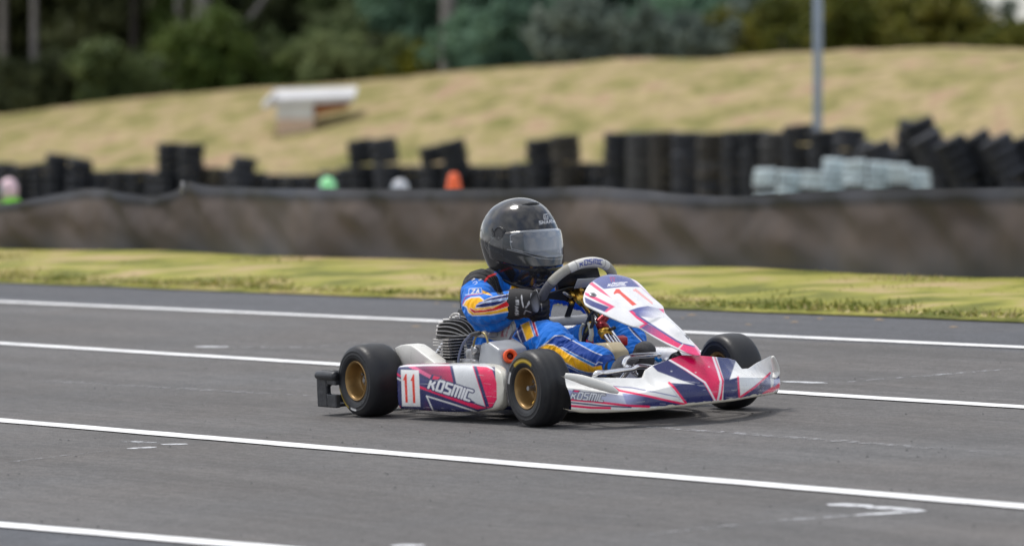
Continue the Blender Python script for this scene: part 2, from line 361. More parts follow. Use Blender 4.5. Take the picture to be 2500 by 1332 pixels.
# ---- side pod with the number plate
def pod_plane(x): return -.435 - .05 * (-.16 - x) / .56
PP0 = (-.16, -.435, .1); PN = (.05 / .56, -1, 0)              # y = -.435 + (x+.16)*.05/.56
def pod(side):
    top = [(968, 893), (985, 889.5), (1040, 889), (1100, 889.5), (1150, 891), (1185, 894), (1205, 900), (1218, 910), (1226, 926), (1230, 948)]
    bot = [(974, 998), (990, 1001), (1040, 1005), (1100, 1008), (1150, 1008), (1180, 1005), (1200, 1001), (1215, 992), (1225, 976), (1230, 950)]
    T = np.array([pkp(*p[:2], PP0, PN) for p in smooth_path([(a, b, 0) for a, b in top], 8)]); B = np.array([pkp(*p[:2], PP0, PN) for p in smooth_path([(a, b, 0) for a, b in bot], 8)])
    T[:, 0] = np.maximum.accumulate(T[:, 0]); B[:, 0] = np.maximum.accumulate(B[:, 0])
    x0, x1 = min(T[0, 0], B[0, 0]), T[-1, 0]; N = 300; e = 1 - (1 - np.linspace(0, 1, N)) ** 1.9
    xs = x0 + (x1 - x0) * e
    rings = []; seg = 200
    for x in xs:
        zt = np.interp(x, T[:, 0], T[:, 2]); zb = np.interp(x, B[:, 0], B[:, 2]); u = (x - x0) / (x1 - x0)
        zc, hz = (zt + zb) / 2, max((zt - zb) / 2, .0005); w = .062 * min(1, max(.01, (1 - u) * 3.2)) ** .6 * min(1, .55 + u * 6); yo = -.435 + (x + .16) * .05 / .56
        yc = yo + w; ring = []; n_ = 5.0 - 1.5 * u
        aa_ = np.linspace(0, 2 * math.pi, 721); rr_ = (abs(np.cos(aa_)) ** n_ + abs(np.sin(aa_)) ** n_) ** (-1 / n_); qx, qy = rr_ * np.cos(aa_) * hz, rr_ * np.sin(aa_) * w; sl = np.r_[0, np.cumsum(np.hypot(np.diff(qx), np.diff(qy)))]; angs = np.interp(np.arange(seg) / seg * sl[-1], sl, aa_)
        for k in range(seg):
            a = angs[k]; c, s = math.cos(a), math.sin(a); rr = (abs(c) ** n_ + abs(s) ** n_) ** (-1 / n_)
            bul = .006 * math.sin(math.pi * min(1, u * 1.3)) if s < 0 else 0
            sag = -.004 * math.sin(u * 5.2) * max(0, -c)
            ring.append((x, side * -1 * (yc + w * rr * s * 1.0 - bul * (1 - c * c) * (-s)) , zc + hz * rr * c))
        rings.append(ring)
    V = [p for r_ in rings for p in r_]; Fc = []
    for i in range(N - 1):
        for k in range(seg):
            k2 = (k + 1) % seg; Fc.append((i * seg + k, (i + 1) * seg + k, (i + 1) * seg + k2, i * seg + k2) if side < 0 else (i * seg + k, i * seg + k2, (i + 1) * seg + k2, (i + 1) * seg + k))
    Fc.append(tuple(range(seg)) if side < 0 else tuple(range(seg))[::-1]); Fc.append(tuple((N - 1) * seg + k for k in range(seg)))
    return V, Fc
z1 = Z(760, 760, 4.44)
podR = obj('side_pod', pod(-1), M['print'], kart)
body_mask = lambda co: (co[:, 1] < -.34).astype(float)
GREYW = (.66, .68, .70)
lay = [('P', NAVY, z1((915, 560), (1480, 560), (1990, 600), (2000, 780), (2010, 950), (1965, 1040), (1800, 1085), (1300, 1090), (935, 1070))),
       ('P', (PINK, srgb(120, 20, 80), (1160, 925), (1035, 905)), z1((1090, 560), (1520, 560), (1560, 770), (1420, 760), (1290, 700), (1165, 640), (1010, 575))),
       ('P', srgb(225, 90, 140), z1((1000, 570), (1080, 570), (1300, 690), (1285, 725), (1165, 660), (1165, 640), (1100, 625))),
       ('P', NAVY, z1((1495, 560), (1530, 560), (1590, 800), (1545, 800))),
       ('P', GREYW, z1((1524, 560), (1740, 560), (1890, 1028), (1800, 1000), (1590, 860))),
       ('P', PINK, z1((1738, 560), (1900, 590), (1965, 640), (2008, 770), (2010, 945), (1960, 1030), (1915, 1045), (1885, 1030))),
       ('P', NAVY, z1((1748, 560), (1782, 560), (1930, 1030), (1893, 1035))),
       ('P', (.74, .74, .76), z1((1880, 560), (1960, 605), (1990, 640), (1900, 600), (1700, 585), (1200, 590), (960, 600), (940, 585), (1100, 572), (1450, 568))),
       ('P', (srgb(60, 60, 120), NAVY, (1020, 925), (1045, 955)), z1((1165, 700), (1290, 760), (1300, 860), (1165, 800))),
       ('P', PINK, z1((1165, 800), (1250, 830), (1900, 1045), (1800, 1058), (1560, 970), (1165, 828))),
       ('L', PINK, z1((918, 672), (965, 700)), 5), ('L', WHT, z1((920, 715), (968, 742)), 3.4),
       ('L', WHT, z1((1250, 915), (1560, 1010), (1790, 1085)), 3.6), ('L', WHT, z1((1250, 915), (1328, 1090)), 3.2),
       ('P', (.84, .84, .84), z1((970, 628), (1165, 635), (1183, 1030), (985, 1025)))]
lay += [('P', (NAVY, srgb(110, 30, 90), (1030, 1000), (1060, 1005)), z1((1190, 960), (1240, 960), (1300, 1085), (1200, 1085)))]
lay += text_layers('KOSMIC', (1046, 945.5), (19.6, 6.2), (8.2, -23.0), 5.6, (.82, .83, .86), NAVY, 6.0)
lay += [('P', NAVY, z1((1305, 680), (1420, 702), (1380, 752), (1295, 742))), ('P', PINK, z1((1325, 692), (1402, 710), (1370, 735), (1312, 732)))]
for dx, dy in ((0, 0), (82, 5)):
    lay.append(('P', REDN, z1((992 + dx, 745 + dy), (1020 + dx, 675 + dy), (1034 + dx, 675 + dy), (1047 + dx, 985 + dy), (1021 + dx, 985 + dy), (1010 + dx, 745 + dy))))
lay.append(('P', srgb(200, 40, 60), z1((945, 1020), (968, 1022), (970, 1060), (946, 1058))))
for _ in range(26):                                            # scratches
    x = rng.uniform(1000, 2000); y = rng.uniform(620, 1080); lay.append(('L', (.55, .55, .58), z1((x, y), (x + rng.uniform(20, 110), y + rng.uniform(-6, 16))), .25))
paint(podR, CREAM, [l if len(l) > 4 else (l + (None,) * (4 - len(l)) + (body_mask,)) for l in lay])
podL = obj('side_pod', pod(1), M['print'], kart)
pm = lambda co: np.ones(len(co))
paint(podL, (.74, .74, .74), [('P', srgb(235, 150, 185), [(1560, 838), (1700, 838), (1700, 846), (1560, 846)])])
# ---- nose cone
z3 = Z(1350, 760, 4.31)
f_front = lambda y: .425 - .235 * (min(abs(y), .34) / .42) ** 2.0 - .88 * max(0, abs(y) - .34)
f_mid = lambda y: f_front(y) - .012
f_top = lambda y: max(.160, .335 - .185 * min(1.3, abs(y / .40)) ** 1.7)
bot = z3((192, 1030), (300, 1052), (560, 1052), (790, 1040), (1000, 1030), (1250, 1002), (1500, 975), (1700, 953), (1900, 930), (2150, 885), (2300, 860), (2365, 842))
mid = z3((150, 800), (300, 812), (560, 850), (740, 880), (1000, 840), (1300, 775), (1500, 745), (1690, 735), (1790, 720), (1950, 690), (2150, 690), (2385, 700))
top = z3((122, 668), (330, 688), (560, 695), (900, 700), (962, 690), (975, 610), (1060, 560), (1225, 505), (1350, 458), (1540, 463), (1700, 476), (1850, 492), (1925, 515), (1945, 560), (1975, 602), (2060, 598), (2160, 530), (2300, 460), (2330, 520), (2372, 600))
rb_, rm_, rt_ = [np.array([pkf(*p, f) for p in q]) for q, f in ((bot, f_front), (mid, f_mid), (top, f_top))]
NC = 640
yy_ = np.linspace(0, 1, 400); fy_ = np.array([f_front(-.40 + .84 * t) for t in yy_]); al_ = np.r_[0, np.cumsum(np.hypot(np.diff(fy_), .84 / 399))]; SY = np.interp(np.linspace(0, al_[-1], NC), al_, yy_)
def byY(Rw, n=NC):
    k = np.maximum.accumulate(Rw[:, 1] + np.arange(len(Rw)) * 1e-5); s = (k - k[0]) / (k[-1] - k[0]); return np.stack([np.interp(SY, s, Rw[:, j]) for j in range(3)], 1)
rb_, rm_, rt_ = byY(rb_), byY(rm_), byY(rt_)
def sm(A, k=4):
    for _ in range(k): A[1:-1] = (A[:-2] + 2 * A[1:-1] + A[2:]) / 4
    return A
rb_, rm_ = sm(rb_, 50), sm(rm_, 50); rt_ = sm(rt_, 14)
und = rb_.copy(); und[:, 0] -= .05; und[:, 2] += .002; lip = rb_.copy(); lip[:, 0] -= .004; lip[:, 2] -= .004
back = rt_.copy(); back[:, 0] -= .012; back[:, 2] -= .004; back2 = rt_.copy(); back2[:, 0] -= .02; back2[:, 2] -= .05 * (1 - np.abs(np.linspace(-1, 1, NC)) ** 6) + .004
rows = [und, lip]
for t in np.linspace(0, 1, 46): q = rb_ * (1 - t) + rm_ * t; q = q + np.outer(np.full(NC, math.sin(math.pi * t) * .008), (1, 0, 0)); rows.append(q)
yv = rm_[:, 1]; hump = np.exp(-(yv / .07) ** 2)
for t in np.linspace(0, 1, 60)[1:]:
    q = rm_ * (1 - t) + rt_ * t; q = q + np.stack([np.zeros(NC), np.zeros(NC), math.sin(math.pi * t) * (-.010 + .022 * hump)], 1); rows.append(q)
rows += [back, back2]
G = np.array(rows)
for _ in range(3): G[47:50] = (G[46:49] + 2 * G[47:50] + G[48:51]) / 4
nose = obj('nose_cone', grid_surface(G[:, ::-1]), M['print'], kart)
front_rows = lambda co: (co[:, 0] > f_top(0) - .35).astype(float)
NL = [('P', (LILAC, srgb(190, 195, 215), (1392, 955), (1520, 960)), z3((140, 822), (600, 862), (740, 884), (950, 880), (960, 1000), (180, 915))),
      ('P', (LILAC, NAVY, (1530, 970), (1572, 985)), z3((730, 860), (860, 868), (1395, 968), (1300, 990), (850, 1005), (780, 995))),
      ('L', srgb(110, 115, 160), z3((600, 782), (830, 800), (1100, 852), (1330, 900)), 2.4),
      ('L', PINK, z3((640, 796), (700, 830), (1000, 888), (1395, 975)), 5),
      ('L', PINK, z3((180, 925), (500, 955), (800, 990), (1010, 1000)), 5.6), ('L', NAVY, z3((185, 955), (520, 990), (820, 1006)), 3.4), ('L', PINK, z3((185, 990), (400, 1010), (600, 1014)), 5.6),
      ('P', NAVY, z3((1045, 572), (1215, 500), (1590, 745), (1700, 945), (1415, 968), (1215, 748), (1490, 765), (1330, 715), (1100, 628))),
      ('P', (.60, .61, .64), z3((1205, 752), (1222, 752), (1350, 930), (1330, 928))),
      ('L', PINK, z3((1222, 748), (1280, 805), (1402, 966)), 5.4),
      ('P', (srgb(205, 10, 80), PINK, (1650, 870), (1745, 950)), z3((1215, 505), (1350, 440), (1700, 460), (1800, 730), (1775, 935), (1700, 950), (1580, 745))),
      ('L', (.86, .80, .84), z3((1225, 508), (1400, 610), (1600, 745), (1650, 830), (1705, 935)), 4.4), ('L', (.86, .80, .84), z3((1685, 478), (1735, 620), (1768, 735), (1755, 850), (1733, 938)), 5.2),
      ('P', NAVY, z3((1718, 460), (1925, 500), (1925, 520), (1858, 716), (1945, 690), (1962, 905), (1790, 935), (1800, 725))),
      ('P', (srgb(70, 75, 125), LILAC, (1860, 930), (1880, 905)), z3((1960, 905), (2285, 650), (2295, 850), (2200, 875))),
      ('P', NAVY, z3((1960, 912), (2100, 800), (2200, 760), (2200, 880), (1980, 930))),
      ('L', PINK, z3((1948, 688), (1962, 905), (2130, 790), (2285, 645)), 4.6), ('P', PINK, z3((2200, 860), (2385, 740), (2388, 800), (2300, 850), (2210, 878))),
      ('P', LILAC, z3((2330, 650), (2385, 630), (2390, 740), (2320, 800)))]
NL += text_layers('KOSMIC', (1394, 971.5), (15.2, 1.35), (6.0, -15.5), 3.0, (.74, .76, .80), srgb(30, 32, 60), 3.6)
NL += [('P', NAVY, z3((212, 820), (290, 828), (270, 850), (205, 845))), ('P', PINK, z3((228, 826), (280, 832), (262, 845), (216, 842)))]
for x, y in ((1245, 627), (1640, 580), (1500, 640)): NL.append(('P', (.7, .7, .72), z3((x - 8, y - 3), (x + 10, y - 5), (x + 8, y + 5), (x - 4, y + 5))))
for _ in range(34):
    x = rng.uniform(300, 2200); y = rng.uniform(720, 1000); NL.append(('L', (.5, .5, .54), z3((x, y), (x + rng.uniform(20, 120), y + rng.uniform(-14, 10))), .22))
Cn = paint(nose, (.78, .78, .77), NL, aa=1.1)
# the scuffed unprinted lip along the bottom
me = nose.data; idx = np.arange(len(me.vertices)) // NC; wob = np.interp(np.arange(len(idx)) % NC, np.arange(0, NC, 9), rng.uniform(3.8, 7.5, len(np.arange(0, NC, 9))))
m_ = idx < wob; Cn[m_, :3] = (.60, .565, .47); m_ = idx >= len(rows) - 2; Cn[m_, :3] = (.70, .69, .65)
me.color_attributes['print'].data.foreach_set('color', Cn.ravel().astype(np.float32))
# rounded wing ribs on both ends of the nose
pf = [pkf(*p, lambda y: f_front(y) + .006) for p in z3((128, 672), (250, 700), (400, 745), (560, 795), (690, 852))]
obj('nose_wing', tube(smooth_path(pf, 6), [.008, .012, .0155, .0165, .016, .013, .004], 16, flat=.75, up=(0, 0, 1)), M['white'], kart)
pf = [pkf(*p, lambda y: f_front(y) + .012) for p in z3((2310, 475), (2335, 560), (2350, 640), (2325, 700))]
obj('nose_wing', tube(smooth_path(pf, 6), [.006, .011, .013, .012, .005], 16, flat=.6, up=(0, 1, 0)), M['white'], kart)
# ---- number panel
z8 = Z(1420, 640, 5.55)
A0 = np.array((-.101, 0, .4727)); A1 = np.array((.3751, 0, .2192)); ax_ = (A1 - A0) / np.linalg.norm(A1 - A0); NN = np.cross(ax_, (0, 1, 0)); NN = NN if NN[2] > 0 else -NN
Lp = z8((375, 160), (250, 195), (160, 245), (95, 305), (50, 380), (25, 460), (28, 520), (60, 580), (150, 630), (280, 692), (420, 755), (560, 815), (700, 868), (790, 888), (1000, 1020), (1290, 1170), (1500, 1245), (1585, 1262))
Rp = z8((375, 160), (500, 172), (600, 195), (720, 240), (790, 290), (870, 370), (940, 450), (1060, 555), (1105, 600), (1122, 660), (1142, 700), (1240, 800), (1350, 905), (1450, 1020), (1535, 1110), (1590, 1170), (1608, 1220), (1612, 1255), (1595, 1262))
NR, NCp = 260, 110
def on_panel(P): return np.array([pkp(*p, A0, NN) for p in P])
Lq = resample(sm(resample(on_panel(smooth_path([(a, b, 0) for a, b in Lp], 4))[:, :3] if False else on_panel([tuple(q[:2]) for q in smooth_path([(a, b, 0) for a, b in Lp], 4)]), NR), 3), NR)
Rq = resample(sm(resample(on_panel([tuple(q[:2]) for q in smooth_path([(a, b, 0) for a, b in Rp], 4)]), NR), 3), NR)
# match the two edges by their position along the panel
def along(Q): s = (Q - A0) @ ax_; return np.maximum.accumulate(s)
sL, sR = along(Lq), along(Rq); s0, s1 = max(sL[0], sR[0]), min(sL[-1], sR[-1])
ss = s0 + (s1 - s0) * (np.linspace(0, 1, NR) ** 1.25)
ed = lambda Q, s: np.stack([np.interp(ss, s + np.arange(NR) * 1e-7, Q[:, k]) for k in range(3)], 1)
Le, Re = ed(Lq, sL), ed(Rq, sR)
w_ = np.linspace(0, 1, NCp)[None, :, None]; Gp = Le[:, None] * (1 - w_) + Re[:, None] * w_
tt = np.linspace(0, 1, NR)[:, None]; ww = np.linspace(0, 1, NCp)[None]
ridge = np.clip((ss - s0) / (s1 - s0) - .50, 0, .2)[:, None] * 5
half = np.linalg.norm(Re - Le, axis=1)[:, None] / 2
bul = half * (.16 * (1 - (2 * ww - 1) ** 2)) * np.minimum(1, tt * 10) + ridge * half * .34 * np.exp(-((ww - .62) / .20) ** 2) * np.minimum(1, (1 - tt) * 6)
Gp = Gp + bul[..., None] * NN
v, f = grid_surface(Gp); k = len(v)
inner = Gp - .004 * NN; v2, f2 = grid_surface(inner[:, ::-1])
edge = []
def idx_(i, j): return i * NCp + j
def idn(i, j): return k + i * NCp + (NCp - 1 - j)
for i in range(NR - 1): edge += [(idx_(i, 0), idx_(i + 1, 0), idn(i + 1, 0), idn(i, 0)), (idx_(i, NCp - 1), idn(i, NCp - 1), idn(i + 1, NCp - 1), idx_(i + 1, NCp - 1))]
for j in range(NCp - 1): edge += [(idx_(0, j), idn(0, j), idn(0, j + 1), idx_(0, j + 1)), (idx_(NR - 1, j), idx_(NR - 1, j + 1), idn(NR - 1, j + 1), idn(NR - 1, j))]
panel = obj('number_panel', (np.r_[v, v2], f + [tuple(x + k for x in q) for q in f2] + edge), M['print'], kart)
bm = bmesh.new(); bm.from_mesh(panel.data); bmesh.ops.recalc_face_normals(bm, faces=bm.faces); bm.to_mesh(panel.data); bm.free()
RED1 = srgb(225, 70, 52)
PL = [('P', (srgb(84, 92, 148), srgb(70, 76, 140), (1450, 680), (1540, 690)), z8((120, 262), (260, 175), (370, 140), (520, 150), (660, 215), (800, 335), (560, 330), (300, 362), (200, 310))),
      ('L', srgb(150, 40, 110), z8((395, 205), (405, 258)), 2.6), ('L', srgb(150, 40, 110), z8((432, 205), (440, 258)), 2.6), ('L', srgb(150, 40, 110), z8((385, 206), (455, 210)), 2.2),
      ('P', (.75, .76, .82), z8((130, 275), (165, 262), (300, 362), (280, 375))),
      ('P', srgb(225, 85, 120), z8((100, 292), (140, 268), (280, 370), (405, 485), (250, 400))),
      ('P', RED1, z8((432, 415), (465, 360), (510, 362), (545, 402), (748, 570), (690, 588), (512, 425), (478, 418), (440, 436))),
      ('P', srgb(240, 170, 165), z8((695, 372), (735, 355), (965, 545), (960, 572), (725, 392), (700, 392))),  # second digit: glare on the panel painted in as a paler red
      ('L', srgb(205, 170, 200), z8((700, 245), (870, 400), (985, 500)), 2.0),
      ('P', srgb(232, 80, 125), z8((45, 400), (200, 470), (452, 600), (335, 675), (295, 662), (375, 605), (200, 520), (45, 440))),
      ('P', srgb(60, 68, 128), z8((40, 470), (180, 535), (372, 606), (310, 668), (120, 590), (50, 545))),
      ('P', (srgb(72, 82, 150), (.78, .78, .80), (1560, 760), (1600, 790)), z8((640, 655), (760, 612), (900, 590), (1100, 635), (1112, 690), (1130, 760), (1000, 760), (790, 730))),
      ('P', (srgb(72, 82, 150), srgb(240, 100, 140), (1595, 750), (1618, 756)), z8((1040, 628), (1115, 632), (1118, 690))),
      ('P', srgb(228, 45, 110), z8((640, 660), (690, 655), (790, 745), (905, 830), (795, 895), (780, 870), (850, 832), (750, 765))),
      ('P', (srgb(75, 65, 125), srgb(226, 40, 105), (1570, 800), (1625, 832)), z8((800, 888), (895, 832), (1100, 930), (1370, 1105), (1320, 1165), (1100, 1060), (900, 950))),
      ('L', srgb(78, 84, 145), z8((740, 705), (900, 815), (1100, 945), (1280, 1060), (1370, 1105), (1530, 1142)), 4.2),
      ('P', srgb(235, 60, 120), z8((1375, 1108), (1525, 1148), (1560, 1140), (1620, 1240), (1600, 1265), (1500, 1262), (1325, 1172))),
      ('P', srgb(244, 160, 190), z8((1525, 1100), (1570, 1150), (1620, 1240), (1600, 1250), (1540, 1150))),
      ('L', (.82, .8, .82), z8((1370, 1108), (1312, 1160)), 2.2)]
PL += text_layers('KOSMIC', (1484, 698.5), (8.6, -.5), (3.6, -7.6), 1.9, (.80, .80, .84))
cpt = np.array([pkp(1550, 730, A0, NN)])
paint(panel, (.80, .80, .81), PL)
for px_, py_, r_ in ((1446, 726.5, .013), (1670, 829, .014)):
    c = pkp(px_, py_, A0, NN) + NN * .012; q = Vector(NN).to_track_quat('Z', 'Y').to_matrix()
    b_ = obj('panel_bolt', moved(lathe([(0, .006), (r_ * .4, .0055), (r_ * .45, .002), (r_ * .8, .002), (r_, 0), (r_, -.02)], 20, axis=2), c, q), M['steel'], kart); autosmooth(b_)
obj('panel_bracket', join(ctube([pk(1440, 745, 1, 0.02), pk(1480, 800, 1, 0.02), pk(1500, 800, 1, 0.0)], .006), ctube([pk(1655, 858, 1, 0), pk(1668, 880, 1, 0)], .006)), M['black'], kart)
# ---- steering
HUB = Vector((-.330, 0, .402)); cd = Vector((.80, 0, -.60)); upv = Vector((.6, 0, .8)); sd = Vector((0, 1, 0))
def wpt(a, r=.141, flat=.80):
    c, s = math.cos(a), math.sin(a); z = r * c; z = max(z, -r * flat) if c < 0 else z
    return np.array(HUB + upv * z + sd * r * s * (1.0 if z > -r * flat + 1e-6 else 1.0))
ring = [wpt(2 * math.pi * k / 72) for k in range(72)]
for _ in range(3): ring = [(ring[i - 1] + 2 * ring[i] + ring[(i + 1) % 72]) / 4 for i in range(72)]
def seg_(a, b): return [ring[i % 72] for i in range(a, b + 1)]
stw = bpy.data.objects.new('steering_wheel', None); COL.objects.link(stw); stw.parent = kart
obj('grip', tube(seg_(-13, 13), .0165, 14, up=cd), M['wheelgrip'], stw)
g2 = obj('lower_grip', tube(seg_(13, 29), .0158, 14, up=cd), M['darkgrip'], stw)
g3 = obj('lower_grip', tube(seg_(43, 59), .0158, 14, up=cd), M['darkgrip'], stw)
obj('bottom_grip', tube(seg_(29, 43), .0165, 14, up=cd), M['silvergrip'], stw)
Mw = Matrix((( *sd, 0), ( *upv, 0), ( *(-cd), 0), (0, 0, 0, 1))).transposed().to_3x3()
def wl(p): return np.array(HUB + sd * p[0] + upv * p[1] - cd * p[2])
sp = join(prism([wl(p) for p in ((-.13, .012, 0), (-.04, .03, .006), (.04, .03, .006), (.13, .012, 0), (.13, -.008, 0), (.035, -.03, .006), (.012, -.04, .004), (.012, -.12, 0), (-.012, -.12, 0), (-.012, -.04, .004), (-.035, -.03, .006), (-.13, -.008, 0))], np.array(-cd) * .006, .002, 1))
obj('spoke_plate', sp, M['black'], stw, smooth=False)
obj('lap_timer', prism([wl(p) for p in ((-.06, -.01, .012), (-.09, .05, .012), (-.06, .098, .012), (.06, .098, .012), (.09, .05, .012), (.06, -.01, .012))], np.array(-cd) * .03, .006, 2), M['black'], stw)
obj('lap_timer_screen', prism([wl(p) for p in ((-.04, .045, -.0185), (-.04, .085, -.0185), (.04, .085, -.0185), (.04, .045, -.0185))], np.array(cd) * .003, .001, 1), M['grey'], stw)
for sx in (-1, 1): obj('paddle', tube([wl((sx * .03, .0, -.01)), wl((sx * .075, .03, -.02))], [.006, .008, .005], 10), M['steel'], stw)
# print on the top of the rim
gq = stw.children[0]
obj('logo_patch', tube([p + np.array(cd) * .002 + np.array(upv) * .0008 for p in seg_(-7, 7)], .0172, 14, up=cd), mat('grip_patch', (0, 0, 0), .6, attr='print'), stw)
lp = stw.children[-1] if stw.children[-1].name.startswith('logo') else [c for c in stw.children if c.name.startswith('logo')][0]
lpl = [('L', (.05, .06, .15), [(1408, 643), (1412, 634), (1440, 628.5), (1470, 629), (1476, 636)], 1.2)]
lpl += text_layers('KOSMIC', (1415, 641), (9.8, -1.7), (2.0, -7.0), 1.9, (.03, .05, .25))
v_ = np.empty(len(lp.data.vertices) * 3); lp.data.vertices.foreach_get('co', v_); qv = to_px(v_.reshape(-1, 3))
pxm = qv.mean(0); sub = lp.modifiers.new('s', 'SUBSURF'); sub.levels = 2; sub.render_levels = 2
dg = bpy.context.evaluated_depsgraph_get(); nm = bpy.data.meshes.new_from_object(lp.evaluated_get(dg)); lp.modifiers.clear(); lp.data = nm
# lettering follows the rim: bend the baseline to the arc
co = np.empty(len(nm.vertices) * 3); nm.vertices.foreach_get('co', co); co = co.reshape(-1, 3); d_ = co - np.array(HUB); ang = np.arctan2(d_ @ np.array(sd), d_ @ np.array(upv)); wv = (d_ @ np.array(-cd))
rad = np.hypot(d_ @ np.array(sd), d_ @ np.array(upv)) - .141
u_ = ang * 141 + 50; phi = np.arctan2(wv, rad); v__ = phi * 16.5
Qs = np.stack([u_, v__], 1); Lt = text_layers('KOSMIC', (3, -22), (17, 0), (4, 15), 4.0, (.03, .05, .28))
paint(lp, (.62, .61, .58), [('L', (.04, .04, .06), [(-6, -40), (-6, 30)], 2), ('L', (.04, .04, .06), [(106, -40), (106, 30)], 2)] + Lt, aa=.8, Q=Qs)
obj('column', tube([np.array(HUB) + np.array(cd) * .03, (-.085, 0, .205)], .011, 16), M['chrome'], kart)
obj('column', tube([np.array(HUB) + np.array(cd) * .12 + np.array((0, .022, .004)), (-.075, .022, .205)], .008, 16), M['chrome'], kart)
obj('steering_hub', join(tube([np.array(HUB) - np.array(cd) * .01, np.array(HUB) + np.array(cd) * .045], [.022, .026, .020, .017], 18, up=(0, 1, 0)), *[tube([wl((.03 * math.cos(a), .03 * math.sin(a), .004)), wl((.03 * math.cos(a), .03 * math.sin(a), -.02))], .007, 8) for a in (0.3, 1.57, 2.8, 4.0, 5.3)]), M['gold'], kart)
obj('column_clamp', join(tube([pk(1474, 803, 1, 0), pk(1466, 790, 1, 0)], [.020, .024, .024, .018], 14), ctube([pk(1462, 790, 1, .0), pk(1480, 770, 1, .03), pk(1492, 758, 1, .06)], [.02, .014, .016], 5)), M['redano'], kart)
obj('column_collar', tube([pk(1472, 806, 1, -.001), pk(1480, 817, 1, -.001)], .0205, 18), M['gold'], kart)
# hoses around the column
for pts, r_, m in ((((1453, 756), (1440, 772), (1430, 800), (1424, 830), (1421, 852)), .006, 'rubhose'), (((1445, 765), (1448, 785), (1440, 805), (1428, 825), (1424, 850)), .006, 'rubhose'), (((1448, 762), (1432, 800), (1428, 828)), .004, 'rubhose'),
                   (((1436, 784), (1441, 795), (1444, 815), (1441, 832)), .0085, 'clear'), (((1443, 785), (1436, 800), (1430, 812)), .006, 'gold'), (((1425, 790), (1418, 805), (1418, 830), (1428, 845)), .006, 'clear')):
    obj('hose', ctube([pk(*p, 1, -.04 - .004 * i) for i, p in enumerate(pts)], r_, 5, seg=9), M[m], kart)
obj('hose_fitting', tube([pk(1440, 822, 1, -.045), pk(1440, 831, 1, -.045)], .008, 12), M['steel'], kart)
obj('fuel_cap', tube([pk(1440, 829, 1, -.045), pk(1440, 843, 1, -.045)], [.0125, .0135, .0135, .0125], 14), M['red'], kart)
tk = prism([pk(*p, 1, -.06) for p in ((1424, 842), (1432, 839), (1478, 836), (1496, 858), (1500, 895), (1440, 900), (1424, 880))], (0, .07, 0), .012, 3)
obj('fuel_tank', tk, M['tank'], kart)
obj('tank_bracket', prism([pk(*p, 1, .03) for p in ((1478, 828), (1494, 819), (1504, 825), (1504, 845), (1480, 852))], (0, .05, 0), .005, 2), M['red'], kart)
# ---- frame, floor, axle parts
def fr(pts, r_=.014, m='frame', nm='frame_tube', n=5): return obj(nm, ctube(pts, r_, n, seg=12), M[m], kart)
fr([(-1.02, -.30, .065), (-.6, -.31, .05), (-.15, -.29, .05), (.02, -.22, .055), (.16, -.14, .06)])
fr([(-1.02, .30, .065), (-.6, .31, .05), (-.15, .29, .05), (.02, .22, .055), (.16, .14, .06)])
fr([(.16, -.16, .06), (.2, 0, .062), (.16, .16, .06)]); fr([(-1.0, -.3, .07), (-1.02, 0, .07), (-1.0, .3, .07)])
fr([(-.28, -.29, .05), (-.28, .29, .05)]); fr([(-.55, -.30, .05), (-.5, 0, .05), (-.55, .30, .05)])
fr([(-.22, -.33, .065), (-.12, -.40, .06), (-.6, -.41, .06)][:1] + [(-.5, -.34, .055), (-.68, -.33, .06)], .011, 'chrome', 'pod_bar')
obj('pod_bar', ctube([(-.20, -.30, .062), (-.205, -.33, .062), (-.25, -.37, .064), (-.62, -.38, .066), (-.68, -.35, .066), (-.68, -.30, .066)], .009, 5), M['chrome'], kart)
obj('pod_bar', ctube([(-.20, .30, .062), (-.205, .40, .062), (-.25, .43, .064), (-.62, .44, .066), (-.68, .40, .066), (-.68, .30, .066)], .009, 5), M['chrome'], kart)
obj('floor_tray', prism([(-.56, -.27, .035), (-.02, -.24, .035), (.14, -.12, .038), (.14, .12, .038), (-.02, .24, .035), (-.56, .27, .035)], (0, 0, .004)), M['steel'], kart, smooth=False)
obj('stub_axle', join(tube([(0, -.36, .1275), (0, -.27, .1275)], .0125, 12), box((0, -.265, .11), (.03, .02, .10), .004), tube([(.0, -.26, .09), (-.07, -.12, .09), (-.09, 0, .09)], .006, 8)), M['steel'], kart)
obj('stub_axle', join(tube([(0, .36, .1275), (0, .27, .1275)], .0125, 12), box((0, .265, .11), (.03, .02, .10), .004), tube([(.0, .26, .09), (-.07, .12, .09), (-.09, 0, .09)], .006, 8)), M['steel'], kart)
# chrome hoops of the front bumper
lb = [pkf(*p, lambda y: .30 - .55 * (y + .0) ** 2 * 2) for p in ((1400, 919), (1440, 913), (1500, 905), (1560, 899), (1580, 897))]
obj('front_bumper_bar', ctube([(.02, -.26, .06), (.12, -.27, .09)] + [tuple(pk(*p, 0, .21)) for p in ((1452, 915), (1480, 909), (1540, 901), (1585, 896))] + [(.2, .25, .09), (.05, .26, .06)], .009, 6, seg=12), M['chrome'], kart)
ub = [(.07, -.20, .06)] + [tuple(pk(*p, 0, .17)) for p in ((1533, 905), (1524, 893), (1527, 879), (1540, 870), (1575, 867), (1611, 865))]
obj('front_bumper_bar', ctube(ub, .0088, 6, seg=12), M['chrome'], kart)
obj('pedal', join(ctube([pk(1527, 880, 0, .12), pk(1540, 905, 0, .12), pk(1556, 914, 0, .12)], .006, 5), ctube([pk(1540, 878, 0, .13), pk(1548, 898, 0, .13), pk(1552, 912, 0, .13)], .005, 5)), M['chrome'], kart)
obj('pedal', ctube([(.06, .16, .06), (.10, .14, .13), (.10, .07, .19), (.10, .05, .19)], .006, 6), M['chrome'], kart)
